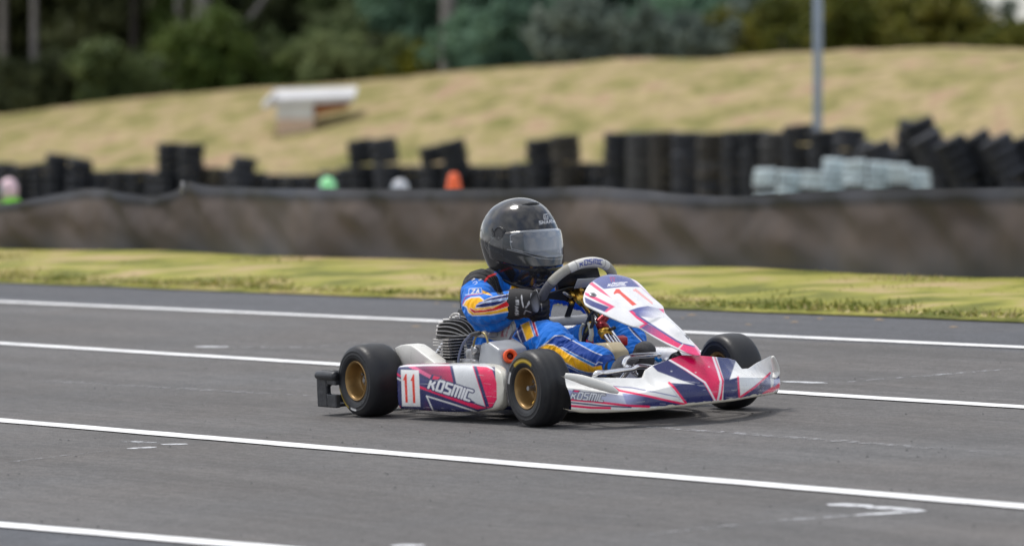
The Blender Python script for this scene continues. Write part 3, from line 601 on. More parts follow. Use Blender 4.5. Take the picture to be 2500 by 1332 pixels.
obj('master_cylinder', join(ctube([pk(1600, 873, 0, .2), pk(1608, 880, 0, .2), pk(1614, 876, 0, .2)], .006, 5)), mat('blue_anodised', (.01, .2, .6), .3, metal=.6), kart)
obj('panel_mount', join(ctube([pk(1632, 882, 1, .02), pk(1640, 868, 1, .02), pk(1650, 862, 1, .02)], .005), ctube([pk(1652, 866, 1, .01), pk(1648, 878, 1, .01)], .012)), M['black'], kart)
# ---- rear bumper
rbp = empty('rear_bumper'); rbp.parent = kart
slot = []
def bumper_end(y, s):
    """plate closing the bumper, with the long slot seen through"""
    parts = []
    for x0, x1, za, zb in ((-1.150, -1.085, .030, .150), (-1.085, -1.025, .030, .076), (-1.085, -1.025, .108, .148)):
        parts.append(box(((x0 + x1) / 2, y, (za + zb) / 2), (x1 - x0, .020, zb - za), .004))
    for x, z, in ((-1.083, .073), (-1.083, .107)): parts.append(box((x, y, z), (.010, .018, .010), .003))
    return join(*parts)
obj('end_plate', bumper_end(-.538, -1), M['bumper'], rbp, smooth=False); obj('end_plate', bumper_end(.538, 1), M['bumper'], rbp, smooth=False)
obj('top_roll', tube([(-1.128, -.535, .138), (-1.128, .535, .138)], .019, 20), M['bumper'], rbp)
obj('end_roll', tube(smooth_path([(-1.135, -.549, .140), (-1.08, -.550, .141), (-1.02, -.546, .140)], 5), [.014, .016, .016, .015], 20), M['bumper'], rbp)
obj('back_wall', join(box((-1.149, 0, .128), (.010, 1.08, .045), .004), box((-1.149, 0, .048), (.010, 1.08, .036), .004), *[box((-1.149, y, .09), (.010, .06, .10), .003) for y in (-.24, .24)]), M['bumper'], rbp, smooth=False)
obj('bottom_flange', join(box((-1.112, -.28, .034), (.07, .50, .012), .005), box((-1.112, .28, .034), (.07, .50, .012), .005)), M['bumper'], rbp, smooth=False)
obj('bumper_bracket', join(tube([(-1.12, -.2, .09), (-1.0, -.28, .07)], .012, 12), tube([(-1.12, .2, .09), (-1.0, .28, .07)], .012, 12)), M['chrome'], kart)
# ---- chain guard
cg = [pk(*p, 1, -.395) for p in ((963, 849), (974, 843), (988, 840), (1002, 842), (1014, 849), (1040, 869), (1064, 887), (1060, 893), (985, 896), (975, 880))]
cgo = obj('chain_guard', prism(cg, (.004, .056, 0), .004, 3), M['white'], kart); autosmooth(cgo, 40)
# ---- engine
ec0 = pk(1107, 850, 1, -.295)
eng = obj('engine', join(box((-.63, -.295, .145), (.13, .12, .10), .015, 3), box((ec0[0], -.295, .222), (.055, .055, .09), .004), box((-.60, -.37, .125), (.09, .05, .08), .012, 3), tube([(-.63, -.36, .12), (-.63, -.40, .12)], .04, 24)), M['black'], kart)
q45 = Matrix.Rotation(R(0), 3, 'Z'); ec = pk(1107, 850, 1, -.295)
fz = np.linspace(884, 826, 9)
for i, py_ in enumerate(fz):
    z = pk(1107, py_, 0, ec[0])[2]; sx = .084 if i < 6 else .098; 
    b_ = obj('fin', box((ec[0], -.295, z), (sx, .088 if i < 6 else .104, .0030), .0012, 1), M['alu'], eng, smooth=False)
zt0 = pk(1107, 822, 0, ec[0])[2]
z7 = Z(1020, 720, 6.66); VN = np.array((.835, -.55, 0.0)); VC = np.array(ec) + VN * .035
curves = [((600, 362), (760, 372), (880, 440), (965, 540), (1000, 640)), ((510, 385), (700, 392), (830, 460), (915, 560), (950, 645)), ((405, 418), (590, 415), (740, 450), (840, 540), (905, 650)), ((335, 468), (520, 460), (670, 500), (780, 575), (860, 655)), ((303, 528), (470, 520), (610, 552), (720, 610), (800, 660)), ((296, 592), (440, 592), (580, 615), (730, 660)), ((294, 650), (500, 668), (700, 668), (880, 655))]
for i, c in enumerate(curves):
    q_ = [pkp(*p, VC - VN * .004 * (6 - i), VN) for p in z7(*c)]; q_ = smooth_path(q_, 4); up_ = [a + np.array((0, 0, .0034)) for a in q_]
    obj('fin', prism(list(q_) + up_[::-1], -VN * (.075 + .003 * i)), M['alu'], eng, smooth=False)
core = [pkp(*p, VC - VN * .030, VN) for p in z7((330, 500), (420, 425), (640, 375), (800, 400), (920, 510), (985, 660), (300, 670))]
obj('head_core', prism(core, -VN * .045), M['gap_shade'], eng, smooth=False)
obj('head_base', box((ec[0], -.295, zt0 - .001), (.085, .085, .006), .002), M['gap_shade'], eng, smooth=False)
obj('head_loop', ctube([pk(1101, 776, 1, -.30), pk(1103, 769, 1, -.30), pk(1110, 765.5, 1, -.30), pk(1121, 767, 1, -.30), pk(1123, 778, 1, -.30)], .0035, 6), M['alu'], eng)
obj('spark_cap', prism([pk(*p, 1, -.25) for p in ((1115, 780), (1114, 762), (1117, 753), (1135, 751), (1146, 757), (1150, 785))], (0, .035, 0), .006, 2), M['black'], eng)
obj('ignition_lead', ctube([pk(*p, 1, -.375) for p in ((1150, 816), (1143, 823), (1131, 838), (1124, 856), (1120, 872), (1119, 892))], .0042, 6, seg=10), M['bluewire'], eng)
obj('plug_boot', ctube([pk(*p, 1, -.37) for p in ((1150, 817), (1160, 815), (1172, 812))], [.007, .009, .007], 4, seg=10), M['rubhose'], eng)
obj('fuel_line', ctube([pk(*p, 1, -.36) for p in ((1156, 845), (1158, 832), (1163, 820), (1172, 812), (1182, 814), (1188, 824), (1192, 838))], .004, 6, seg=9), mat('brass_line', (.32, .26, .12), .3, metal=.5), eng)
obj('carburettor', join(box(pk(1160, 868, 1, -.33), (.05, .05, .05), .008, 2), box(pk(1166, 852, 1, -.335), (.03, .04, .03), .006, 2), tube([pk(1156, 862, 1, -.37), pk(1164, 850, 1, -.37)], .009, 12), tube([pk(1170, 885, 1, -.36), pk(1150, 878, 1, -.37)], .006, 10), box(pk(1150, 884, 1, -.35), (.09, .04, .025), .005, 2)), M['steel'], kart)
obj('exhaust', ctube([(-.68, -.25, .2), (-.78, -.2, .17), (-.86, -.1, .15), (-.9, .12, .15), (-.98, .25, .15)], [.02, .035, .05, .04, .015], 6, seg=18), M['steel'], kart)
obj('rear_fin_block', box(pk(1190, 812, 1, -.24), (.05, .05, .03), .004), M['alu'], kart)
for i in range(6): obj('clutch_fin', tube([pk(1166 + i * 5, 822 - i, 1, -.26), pk(1178 + i * 5, 806 - i, 1, -.24)], .0025, 6), M['alu'], kart)
# ---- air box
xf = pk(1219, 900, 1, -.365)[0]
ab = [pk(*p, 1, -.365) for p in ((1172, 838), (1190, 834), (1217, 853), (1223, 884), (1236, 975), (1240, 992), (1165, 1000), (1160, 930))]
abo = obj('air_box', prism(ab, (0, .115, .004), .010, 4), M['grey'], kart); autosmooth(abo, 50)
oc = pk(1245, 869, 0, ab[2][0] + .02)
fn = Vector((.93, -.30, .15)).normalized(); qn = fn.to_track_quat('Z', 'Y').to_matrix()
obj('intake_ring', moved(lathe([(.011, -.02), (.0115, .004), (.014, .009), (.021, .010), (.0235, .007), (.0235, -.006), (.02, -.02)], 40, axis=2, close=True), oc + np.array(fn) * .002, qn), M['orange'], kart)
obj('intake_tube', moved(lathe([(0, 0.0), (.012, 0.0), (.012, -.01)], 24, axis=2), oc, qn), mat('intake_dark_red', (.10, .008, .006), .5), kart)
# ---- seat
wing = [pk(*p, 1, -.215) for p in ((1186, 803), (1198, 793), (1217, 785), (1238, 780), (1246, 783), (1252, 795), (1252, 808), (1244, 824), (1238, 832), (1205, 832), (1190, 826))]
sv = prism(wing, (.004, .012, .004), .003, 2)
def seat_shell():
    V = []; rows_ = []
    prof = [(-.42, .135), (-.50, .085), (-.62, .075), (-.72, .085), (-.79, .14), (-.83, .24), (-.86, .34), (-.875, .40)]
    prof = smooth_path([(a, 0, b) for a, b in prof], 5)
    for i, p in enumerate(prof):
        t = i / (len(prof) - 1); hw = .15 + .02 * math.sin(t * 3); row = []
        for k in range(17):
            s = -1 + 2 * k / 16; lift = abs(s) ** 4 * (.10 + .03 * math.sin(t * 6)); d_ = (0.0, lift) if t < .5 else (lift * .7, lift * .3)
            row.append((p[0] + d_[0], s * hw, p[2] + d_[1]))
        rows_.append(row)
    return np.array(rows_)
SG = seat_shell(); v1, f1 = grid_surface(SG); v2, f2 = grid_surface(SG + np.array((-.004, 0, -.004)))
seat = obj('seat', join(sv, (v1, f1), (v2, [q[::-1] for q in f2])), M['seat'], kart); autosmooth(seat, 50)
z4 = Z(1100, 620, 6.054)
me = seat.data
bm = bmesh.new(); bm.from_mesh(me)
bmesh.ops.triangulate(bm, faces=[f for f in bm.faces if len(f.verts) > 4]); bmesh.ops.subdivide_edges(bm, edges=[e for e in bm.edges if e.calc_length() > .01 and max(v.co.y for v in e.verts) < -.19], cuts=7, use_grid_fill=True); bm.to_mesh(me); bm.free()
me.polygons.foreach_set('use_smooth', [False] * len(me.polygons))
star = z4((870, 1065), (845, 1120), (840, 1150), (820, 1185), (835, 1205), (800, 1195), (750, 1215), (755, 1185), (770, 1160), (765, 1140), (790, 1145), (800, 1110), (820, 1120))
paint(seat, (.44, .45, .45), [('L', srgb(150, 12, 50), star + star[:1], 1.3), ('L', (.03, .03, .03), z4((860, 990), (900, 1040), (920, 1110), (900, 1180), (870, 1240)), 1.0)], aa=.7)
obj('seat_stay', ctube([(-.78, -.2, .30), (-.82, -.26, .2), (-.88, -.28, .08)], .008, 5), M['chrome'], kart)
# ================================================================== THE DRIVER
drv = empty('person', KM)
tag(drv, 'kart driver in blue, yellow and red race suit and black helmet, gripping the steering wheel', 'person')
elR = tuple(pk(1172, 757, 1, -.28)); wrR = tuple(pk(1252, 738, 1, -.235)); knR = (-.265, -.165, .255); anR = tuple(pk(1484, 893, 1, -.13)); knL = tuple(pk(1522, 822, 1, .17)); anL = tuple(pk(1552, 884, 1, .115))
elL = (-.50, .285, .33); wrL = (-.40, .22, .375)
limbs = {   # chains: points and (height, width) radii
    'torso': ([(-.70, 0, .13), (-.735, 0, .20), (-.74, 0, .28), (-.73, 0, .36), (-.715, 0, .42), (-.70, 0, .465), (-.685, 0, .50)], [.10, .105, .10, .105, .10, .075, .045], [.155, .15, .145, .155, .15, .10, .05]),
    'armR': ([(-.70, -.09, .425), tuple(pk(1173, 703, 1, -.18)), tuple(pk(1165, 735, 1, -.245)), elR, tuple(pk(1205, 750, 1, -.27)), wrR], [.066, .064, .058, .054, .050, .040], [.066, .060, .054, .052, .048, .038]),
    'armL': ([(-.70, .09, .43), (-.66, .19, .41), elL, wrL, (-.37, .185, .395)], [.07, .065, .056, .042, .030], [.07, .06, .055, .042, .028]),
    'legR': ([(-.72, -.07, .14), (-.60, -.10, .16), (-.42, -.14, .215), knR, (-.16, -.155, .205), tuple(pk(1455, 878, 1, -.135)), anR], [.085, .088, .082, .072, .062, .052, .036], [.085, .085, .078, .068, .062, .052, .036]),
    'legL': ([(-.72, .07, .14), (-.60, .10, .165), (-.44, .14, .225), knL, tuple(pk(1540, 852, 1, .15)), anL], [.085, .088, .078, .066, .056, .038], [.085, .085, .076, .066, .056, .038])}
parts = []; CL = {}
for k, (pts, ra, rb2) in limbs.items():
    sp_ = smooth_path(pts, 7); n = len(sp_); xs_ = np.linspace(0, 1, n); xk = np.linspace(0, 1, len(pts))
    ra_ = np.interp(xs_, xk, ra); rb_s = np.interp(xs_, xk, rb2)
    # rounded ends
    T0 = sp_[0] - sp_[1]; T0 /= np.linalg.norm(T0); T1 = sp_[-1] - sp_[-2]; T1 /= np.linalg.norm(T1)
    pre = [(sp_[0] + T0 * ra_[0] * a, math.sqrt(1 - a * a)) for a in (.98, .8, .5)]; post = [(sp_[-1] + T1 * ra_[-1] * a, math.sqrt(1 - a * a)) for a in (.5, .8, .98)]
    path = [p for p, _ in pre] + list(sp_) + [p for p, _ in post]
    r1 = [ra_[0] * c for _, c in pre] + list(ra_) + [ra_[-1] * c for _, c in post]; r2 = [rb_s[0] * c for _, c in pre] + list(rb_s) + [rb_s[-1] * c for _, c in post]
    parts.append(tube(path, r1, 24, rb=r2, up=(1, 0, .2) if k == 'torso' else (0, 0, 1))); CL[k] = np.array(sp_)
# folds of the jacket hanging under the elbow and at the waist
parts.append(tube([pk(1160, 765, 1, -.26), pk(1178, 783, 1, -.25), pk(1215, 786, 1, -.235), pk(1250, 770, 1, -.22)], [.035, .042, .035, .02], 18))
parts.append(tube([(-.66, -.10, .18), (-.62, 0, .22), (-.66, .10, .18)], [.07, .085, .07], 18))
parts.append(tube([(-.64, -.09, .40), (-.63, 0, .41), (-.64, .09, .40)], [.05, .055, .05], 18))
bv, bf = join(*parts)
tmp = obj('tmp_body', (bv, bf), None); rmd = tmp.modifiers.new('r', 'REMESH'); rmd.mode = 'VOXEL'; rmd.voxel_size = .0055; smd = tmp.modifiers.new('s', 'SMOOTH'); smd.factor = .6; smd.iterations = 9; sbd = tmp.modifiers.new('u', 'SUBSURF'); sbd.levels = 1; sbd.render_levels = 1
dg = bpy.context.evaluated_depsgraph_get(); bme = bpy.data.meshes.new_from_object(tmp.evaluated_get(dg)); bpy.data.objects.remove(tmp)
bme.name = 'body'; n = len(bme.vertices); co = np.empty(n * 3); bme.vertices.foreach_get('co', co); co = co.reshape(-1, 3); no = np.empty(n * 3); bme.vertices.foreach_get('normal', no); no = no.reshape(-1, 3)
# cloth folds: ridged noise, stretched round each limb
limb_names = list(CL); D = np.full((len(limb_names), n), 9.0); AL = np.zeros((len(limb_names), n))
for i, k in enumerate(limb_names):
    P = CL[k]; best = np.full(n, 9.0); al = np.zeros(n); acc = 0
    for j in range(len(P) - 1):
        e = P[j + 1] - P[j]; le = np.linalg.norm(e); w = co - P[j]; t = np.clip((w @ e) / (e @ e), 0, 1); d = np.linalg.norm(w - t[:, None] * e, axis=1)
        m_ = d < best; best[m_] = d[m_]; al[m_] = acc + t[m_] * le; acc += le
    D[i] = best; AL[i] = al
near = D.argmin(0); along_ = AL[near, np.arange(n)]
disp = np.zeros(n)
for i in range(n):
    p = co[i]; q = Vector((p[0] * 9, p[1] * 9, p[2] * 9)); a = along_[i]
    w1 = noise.noise(Vector((a * 42 + near[i] * 7, p[2] * 14 + noise.noise(q) * 1.6, p[1] * 11)))
    w2 = noise.noise(Vector((p[0] * 60, p[1] * 60, p[2] * 45)))
    w3 = noise.noise(Vector((a * 85, p[2] * 22 + noise.noise(q * 1.7) * 2, p[1] * 25 + 3)))
    disp[i] = (1 - abs(w1) * 2.6) * .0042 + w2 * .0018 + (1 - abs(w3) * 2.4) * .0016
co2 = co + no * (disp - .003)[:, None]
bme.vertices.foreach_set('co', co2.ravel()); bme.update()
body = link('body', bme, M['suit'], drv)
bme.materials.clear(); bme.materials.append(M['suit'])
tagmask = lambda *ks: (lambda c, m_=np.isin(near, [limb_names.index(k) for k in ks]).astype(float): m_)
mAR = tagmask('armR'); mTor = tagmask('torso', 'armR', 'armL'); mLR = tagmask('legR', 'torso'); mLL = tagmask('legL'); mAL = tagmask('armL')
z4 = Z(1100, 620, 6.054); z2 = Z(1200, 780, 4.757)
BW = []
def P_(c, g, m_): BW.append(('P', c, g, None, m_))
def L_(c, g, w, m_): BW.append(('L', c, g, w, m_))
WS = (.78, .78, .80)
# torso and shoulder
P_(BLK, z4((120, 520), (150, 380), (250, 220), (420, 120), (640, 160), (660, 260), (640, 262), (660, 300), (700, 345), (720, 430), (790, 600), (700, 600), (610, 480), (520, 400), (440, 375), (370, 360), (270, 400)), mTor)
L_(srgb(215, 40, 45), z4((505, 400), (560, 330), (670, 290)), 4.2, mTor)
L_(WS, z4((320, 385), (350, 365)), 3, mTor); L_(WS, z4((420, 385), (450, 375)), 3, mTor); L_(SNAVY, z4((300, 380), (460, 385)), 1.5, mTor)
P_(YEL, z4((855, 600), (905, 440), (975, 400), (1040, 480), (930, 610)), mTor); L_(WS, z4((855, 600), (905, 445), (975, 400), (1040, 480), (930, 610)), 1.3, mTor)
P_(SRED, z4((975, 575), (1040, 495), (1200, 545), (1100, 565)), mTor); L_(WS, z4((970, 580), (1040, 500), (1200, 545)), 1.2, mTor)
P_(YEL, z4((1540, 490), (1650, 500), (1690, 580), (1560, 570)), mAL); P_(SRED, z4((1560, 575), (1690, 580), (1640, 610), (1570, 600)), mAL)
# sleeve
P_(YEL, z4((190, 755), (225, 690), (300, 650), (420, 640), (485, 665), (490, 695), (420, 715), (380, 750), (365, 800), (470, 790), (640, 765), (740, 735), (850, 680), (865, 840), (600, 890), (330, 900), (260, 860), (235, 790)), mAR)
P_(SNAVY, z4((535, 655), (700, 612), (870, 588), (870, 640), (700, 668), (520, 705), (480, 690)), mAR)
L_((.01, .22, .62), z4((500, 712), (700, 682), (870, 655)), 3.4, mAR)
L_(WS, z4((480, 690), (600, 640), (870, 588)), 1.4, mAR); L_(WS, z4((480, 705), (700, 668), (870, 640)), 1.4, mAR)
P_(SNAVY, z4((370, 785), (400, 745), (480, 722), (700, 690), (870, 662), (870, 680), (760, 740), (650, 765), (480, 790)), mAR)
L_(WS, z4((370, 790), (470, 790), (650, 765), (740, 735), (860, 672)), 1.5, mAR); L_(WS, z4((400, 745), (480, 722), (700, 690), (870, 665)), 1.4, mAR)
P_(SRED, z4((270, 800), (300, 800), (365, 832), (500, 825), (650, 792), (740, 745), (850, 682), (865, 765), (760, 800), (660, 832), (500, 855), (350, 868), (300, 845)), mAR)
L_(WS, z4((300, 798), (365, 830), (500, 822), (650, 788)), 1.0, mAR); L_(WS, z4((270, 805), (345, 872), (500, 860), (665, 836), (865, 770)), 1.0, mAR)
L_(WS, z4((190, 760), (235, 780), (265, 860), (325, 908), (600, 897), (875, 845)), 2.2, mAR); L_(WS, z4((180, 760), (225, 680), (300, 640), (430, 628), (490, 680)), 2.0, mAR)
# shoulder badge
L_(WS, z4((262, 600), (275, 510), (455, 498), (462, 578)), 1.0, mAR); L_(srgb(200, 40, 80), z4((180, 740), (215, 640), (300, 603), (470, 585)), 1.8, mAR); L_(WS, z4((215, 600), (470, 578), (615, 612)), 1.2, mAR)
BW += [(a, b, c, d, mAR) for a, b, c, d in text_layers('ZA', (1151, 716.5), (11.5, -1.2), (2.2, -10), 2.0, WS, SNAVY, 1.6)]
P_(YEL, z4((468, 530), (560, 570), (618, 612), (470, 575)), mAR)
L_(WS, z4((330, 430), (350, 410), (385, 400), (395, 425), (360, 445)), .9, mTor)
# waist and right leg
P_(SNAVY, z2((255, 190), (330, 55), (350, 60), (405, 245), (350, 275), (300, 230)), mLR)
P_(YEL, z2((340, 60), (440, 15), (492, 190), (405, 245)), mLR); L_(WS, z2((340, 60), (405, 245)), 1.6, mLR); L_(WS, z2((435, 15), (492, 190)), 1.6, mLR)
L_(SRED, z2((475, 5), (530, 180)), 5, mLR); L_(WS, z2((458, 5), (512, 183)), 1.3, mLR); L_(WS, z2((492, 0), (545, 178)), 1.3, mLR)
L_(WS, z2((290, 95), (315, 190), (355, 275)), 1.6, mLR); P_(SRED, z2((195, 215), (240, 212), (360, 290), (300, 320)), mLR); L_(WS, z2((220, 208), (370, 290), (350, 390)), 1.6, mLR)
L_(SRED, z2((745, 20), (758, 80)), 3, mLL); P_(YEL, z2((778, 20), (825, 40), (815, 100), (775, 80)), mLL); P_(SNAVY, z2((830, 45), (870, 70), (880, 130), (830, 110)), mLL)
P_(DBLUE, z2((545, 335), (640, 262), (735, 182), (830, 180), (940, 240), (1100, 325), (1280, 410), (1400, 400), (1420, 470), (1300, 530), (1290, 700), (860, 690), (700, 420)), mLR)
P_(YEL, z2((555, 325), (640, 282), (720, 290), (800, 330), (900, 395), (1060, 480), (1180, 545), (1275, 530), (1290, 575), (1260, 612), (1120, 612), (1000, 575), (860, 500), (730, 390)), mLR)
L_(WS, z2((545, 328), (640, 282), (720, 290), (800, 330), (900, 398), (1060, 482), (1180, 547)), 1.6, mLR); L_(WS, z2((860, 500), (1000, 578), (1110, 612), (1275, 615)), 1.8, mLR)
P_((.01, .20, .62), z2((790, 318), (830, 320), (1000, 420), (1200, 515), (1185, 538), (1050, 478), (900, 390)), mLR); L_(WS, z2((785, 325), (815, 318), (1000, 418), (1215, 520), (1240, 490), (1285, 500)), 1.6, mLR)
L_(WS, z2((545, 330), (650, 258), (735, 185), (825, 182), (940, 240), (1100, 328), (1200, 380), (1280, 410)), 1.8, mLR)
L_((.01, .20, .62), z2((880, 530), (1000, 590), (1120, 625)), 2.6, mLR); L_(WS, z2((890, 548), (1010, 608), (1130, 640), (1270, 640)), 1.2, mLR)
P_(SNAVY, z2((1590, 85), (1620, 85), (1760, 240), (1735, 250)), mLL); L_(WS, z2((1590, 85), (1660, 170), (1740, 245)), 2.0, mLL)
L_(WS, z2((1180, 380), (1290, 395), (1400, 420)), 1.0, mLL)
Cb = paint(body, BLUE, BW, aa=.8)
# ---- helmet
z6 = Z(1140, 460, 5.12)
HCX = -.662; ZT = .7285
lv = np.array([(0, .001), (.02, .045), (.06, .075), (.13, .106), (.22, .128), (.33, .145), (.45, .155), (.58, .159), (.70, .156), (.80, .150), (.88, .143), (.95, .134), (1.0, .122)])
NH, NS = 150, 260; ts = np.linspace(0, 1, NH) ** 1.15; rows = []
lv = np.array([q[:2] for q in smooth_path([(math.sqrt(a), b, 0) for a, b in lv], 10)]); lv[:, 0] = lv[:, 0] ** 2
for _ in range(6): lv[1:-1, 1] = (lv[:-2, 1] + 2 * lv[1:-1, 1] + lv[2:, 1]) / 4
for t in ts:
    a = np.interp(t, lv[:, 0], lv[:, 1]); row = []
    for k in range(NS):
        th = 2 * math.pi * k / NS; cx, cy = math.cos(th), math.sin(th)
        fx = a * (1.0 + (.06 if t > .55 else .06 * t / .55)) if cx > 0 else a * (1.02 - .12 * max(0, t - .6) / .4)
        nn = 2.0 + .35 * max(0, t - .3); rr = (abs(cx) ** nn + abs(cy) ** nn) ** (-1 / nn)
        x = fx * cx * rr; y = a * .80 * cy * rr
        zb = .462 - .36 * x; zb = max(.408, min(zb, .512)); chin = math.exp(-((th if th < math.pi else th - 2 * math.pi) / .7) ** 2)
        if cx > 0 and t > .62: x += .010 * chin * math.sin((t - .62) / .38 * math.pi)
        if abs(cy) < .9 and cx > .2 and .42 < t < .78: x -= .004 * math.sin((t - .42) / .36 * math.pi)
        row.append((HCX + x, y, ZT - (ZT - zb) * t))
    rows.append(row)
G = np.array(rows); V = G.reshape(-1, 3); Fc = [(i * NS + k, (i + 1) * NS + k, (i + 1) * NS + (k + 1) % NS, i * NS + (k + 1) % NS) for i in range(NH - 1) for k in range(NS)]
Fc.append(tuple(range(NS)))
helm = obj('helmet', (V, Fc), M['helmet'], drv)
HB = (.012, .0125, .015)
W6 = (.5, .5, .52); LN = (.22, .23, .25)
HL = []
HL += [('L', LN, z6((575, 185), (600, 205), (800, 212), (940, 212)), .8), ('L', (.003, .003, .003), z6((800, 195), (870, 185), (935, 195)), 4.5)]
HL += [('L', LN, z6((270, 320), (215, 360), (190, 450), (205, 560)), 1.0), ('L', (.16, .165, .17), z6((235, 700), (290, 790), (340, 860), (400, 905), (600, 940)), .9)]
HL += [('L', (.10, .1, .1), z6((210, 610), (225, 720)), 1.2), ('L', (.12, .13, .14), z6((300, 600), (350, 660), (430, 740), (560, 790), (800, 850), (950, 885)), 1.4)]
HL += text_layers('SHARK', (1316.5, 547.2), (8.6, -.9), (.4, -7.4), 1.5, (.62, .63, .66))
HL += [('L', (.62, .63, .66), z6((960, 325), (1005, 322)), 1.2), ('L', (.62, .63, .66), z6((962, 340), (965, 385), (1012, 382), (1010, 345)), 1.3), ('L', (.62, .63, .66), z6((985, 345), (988, 375)), 1.2)]
HL += [('L', (.5, .5, .52), z6((850, 1195), (835, 1215), (860, 1225), (900, 1215), (870, 1200)), 1.0), ('L', (.5, .5, .52), z6((900, 1215), (950, 1180), (965, 1195)), 1.0), ('L', (.3, .3, .31), z6((820, 1240), (930, 1245)), 1.0)]
mskH = lambda c: (c[:, 1] < .10).astype(float)
paint(helm, HB, [l + (None,) * (4 - len(l)) + (mskH,) for l in HL], aa=.6)
# visor: a shell just proud of the helmet
def hel_pt(th, z, off):
    k = (th % (2 * math.pi)) / (2 * math.pi) * NS; k0 = int(k) % NS; fk = k - int(k); colm = G[:, k0] * (1 - fk) + G[:, (k0 + 1) % NS] * fk
    zz = colm[::-1, 2]; x = np.interp(z, zz, colm[::-1, 0]); y = np.interp(z, zz, colm[::-1, 1]); d = np.array([x - HCX, y]); d /= np.linalg.norm(d) + 1e-9
    return np.array([x + d[0] * off, y + d[1] * off, z])
NV, NU = 90, 300; rowsv = []
for i in range(NV):
    v = i / (NV - 1); row = []
    for j in range(NU):
        u = -1 + 2 * j / (NU - 1); th = u * 1.62; au = abs(u)
        zt = .622 - .012 * au ** 2 - .035 * max(0, au - .8) / .2; zb = .488 + .010 * au + .052 * max(0, au - .35) ** 1.3
        z = zb + (zt - zb) * v; edge_ = min(1, (1 - abs(2 * v - 1)) * 9, (1 - au) * 14)
        row.append(hel_pt(th, z, .001 + .0062 * edge_ ** .5))
    rowsv.append(row)
GV = np.array(rowsv)
vis = obj('visor', grid_surface(GV), M['visor'], helm)
win = z6((540, 590), (560, 570), (750, 525), (950, 495), (1140, 488), (1175, 600), (1190, 760), (1195, 830), (1120, 855), (1000, 855), (850, 825), (680, 785), (560, 755), (545, 700))
vm = lambda c: np.ones(len(c))
paint(vis, (.022, .024, .028), [('P', (.045, .05, .06), win), ('P', ((.04, .045, .055), (.27, .30, .35), (1262, 590), (1345, 600)), z6((700, 540), (950, 500), (1138, 492), (1170, 600), (1188, 760), (1190, 825), (1120, 848), (1000, 850), (850, 820), (720, 790))),  # reflection painted into the window: dark at left, fading to pale at right
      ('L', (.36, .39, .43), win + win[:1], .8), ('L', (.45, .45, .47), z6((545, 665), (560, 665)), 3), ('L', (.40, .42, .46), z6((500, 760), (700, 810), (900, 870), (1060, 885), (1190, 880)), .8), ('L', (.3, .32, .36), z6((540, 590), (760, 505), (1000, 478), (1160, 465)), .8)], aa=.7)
pv = hel_pt(-1.62, pk(1216, 571, 1, -.12)[2], 0.0)
for w_i, (ra_, rc, mm) in enumerate(((.0275, 'steel', 0),)):
    pc = pk(1215, 570, 1, -.118); thp = math.atan2(pc[1], pc[0] - HCX); sp3 = hel_pt(thp, pc[2], .0); nrm = Vector((sp3[0] - HCX, sp3[1] * 1.6, .03)).normalized(); q = nrm.to_track_quat('Z', 'Y').to_matrix()
    d1 = obj('visor_pivot', moved(lathe([(0, .0075), (.0175, .0075), (.0185, .006), (.020, .0085), (.022, .0085), (.0245, .003), (.026, -.01)], 40, axis=2), sp3, q), mat('pivot_black', (.03, .031, .034), .35, var=.3, vscale=300, bump=.6, bscale=700), helm); autosmooth(d1)
# vents, rear spoiler, lower trim
def strip(pts6, off, r_, name, m, flat=.5):
    P = []
    for p in z6(*pts6):
        c = pk(*p, 1, -.08)
        for _ in range(4): th = math.atan2(c[1], c[0] - HCX); h = hel_pt(th, c[2], 0); c = pk(*p, 1, h[1])
        P.append(hel_pt(math.atan2(c[1], c[0] - HCX), c[2], off))
    return obj(name, tube(smooth_path(P, 5), r_, 10, flat=flat), m, helm)
strip(((305, 500), (330, 590), (400, 700), (470, 750), (600, 785)), .001, [.003, .006, .006, .003], 'visor_hinge', M['black'])
strip(((240, 745), (300, 850), (390, 905), (600, 945)), .0005, .0018, 'trim_line', M['steel'])
obj('rear_spoiler', tube(smooth_path([hel_pt(a, .62 + .0 * a, -.001) for a in (math.pi - 1.0, math.pi - .5, math.pi, math.pi + .5, math.pi + 1.05)], 6), [.004, .011, .012, .011, .004], 12, flat=.55, up=(0, 0, 1)), M['helmet'], helm) 
for c_ in helm.children:
    if c_.name.startswith('rear_spoiler'): paint(c_, (.10, .105, .11), [])
bt = [G[-1, k] + np.array((0, 0, .002)) for k in range(0, NS, 4)]
bb = obj('neck_trim', tube(bt, .0065, 10, closed=True), M['black'], helm)
v1 = [hel_pt(a, .707, .001) for a in (-.55, -.25, 0, .25, .55)]
obj('brow_vent', tube(smooth_path(v1, 5), [.002, .006, .007, .006, .002], 10, flat=.8), M['black'], helm)
strip(((380, 765), (395, 790)), .001, [.004, .005], 'press_stud', M['steel'], 1)
obj('neck_brace', lathe([(.075, .425), (.095, .428), (.10, .45), (.085, .475), (.065, .47)], 40, axis=2, close=True) and moved(lathe([(.075, -.02), (.095, -.018), (.10, .005), (.085, .025), (.065, .02)], 40, axis=2, close=True), (-.69, 0, .46), Matrix.Rotation(R(12), 3, 'Y')), M['black'], drv)
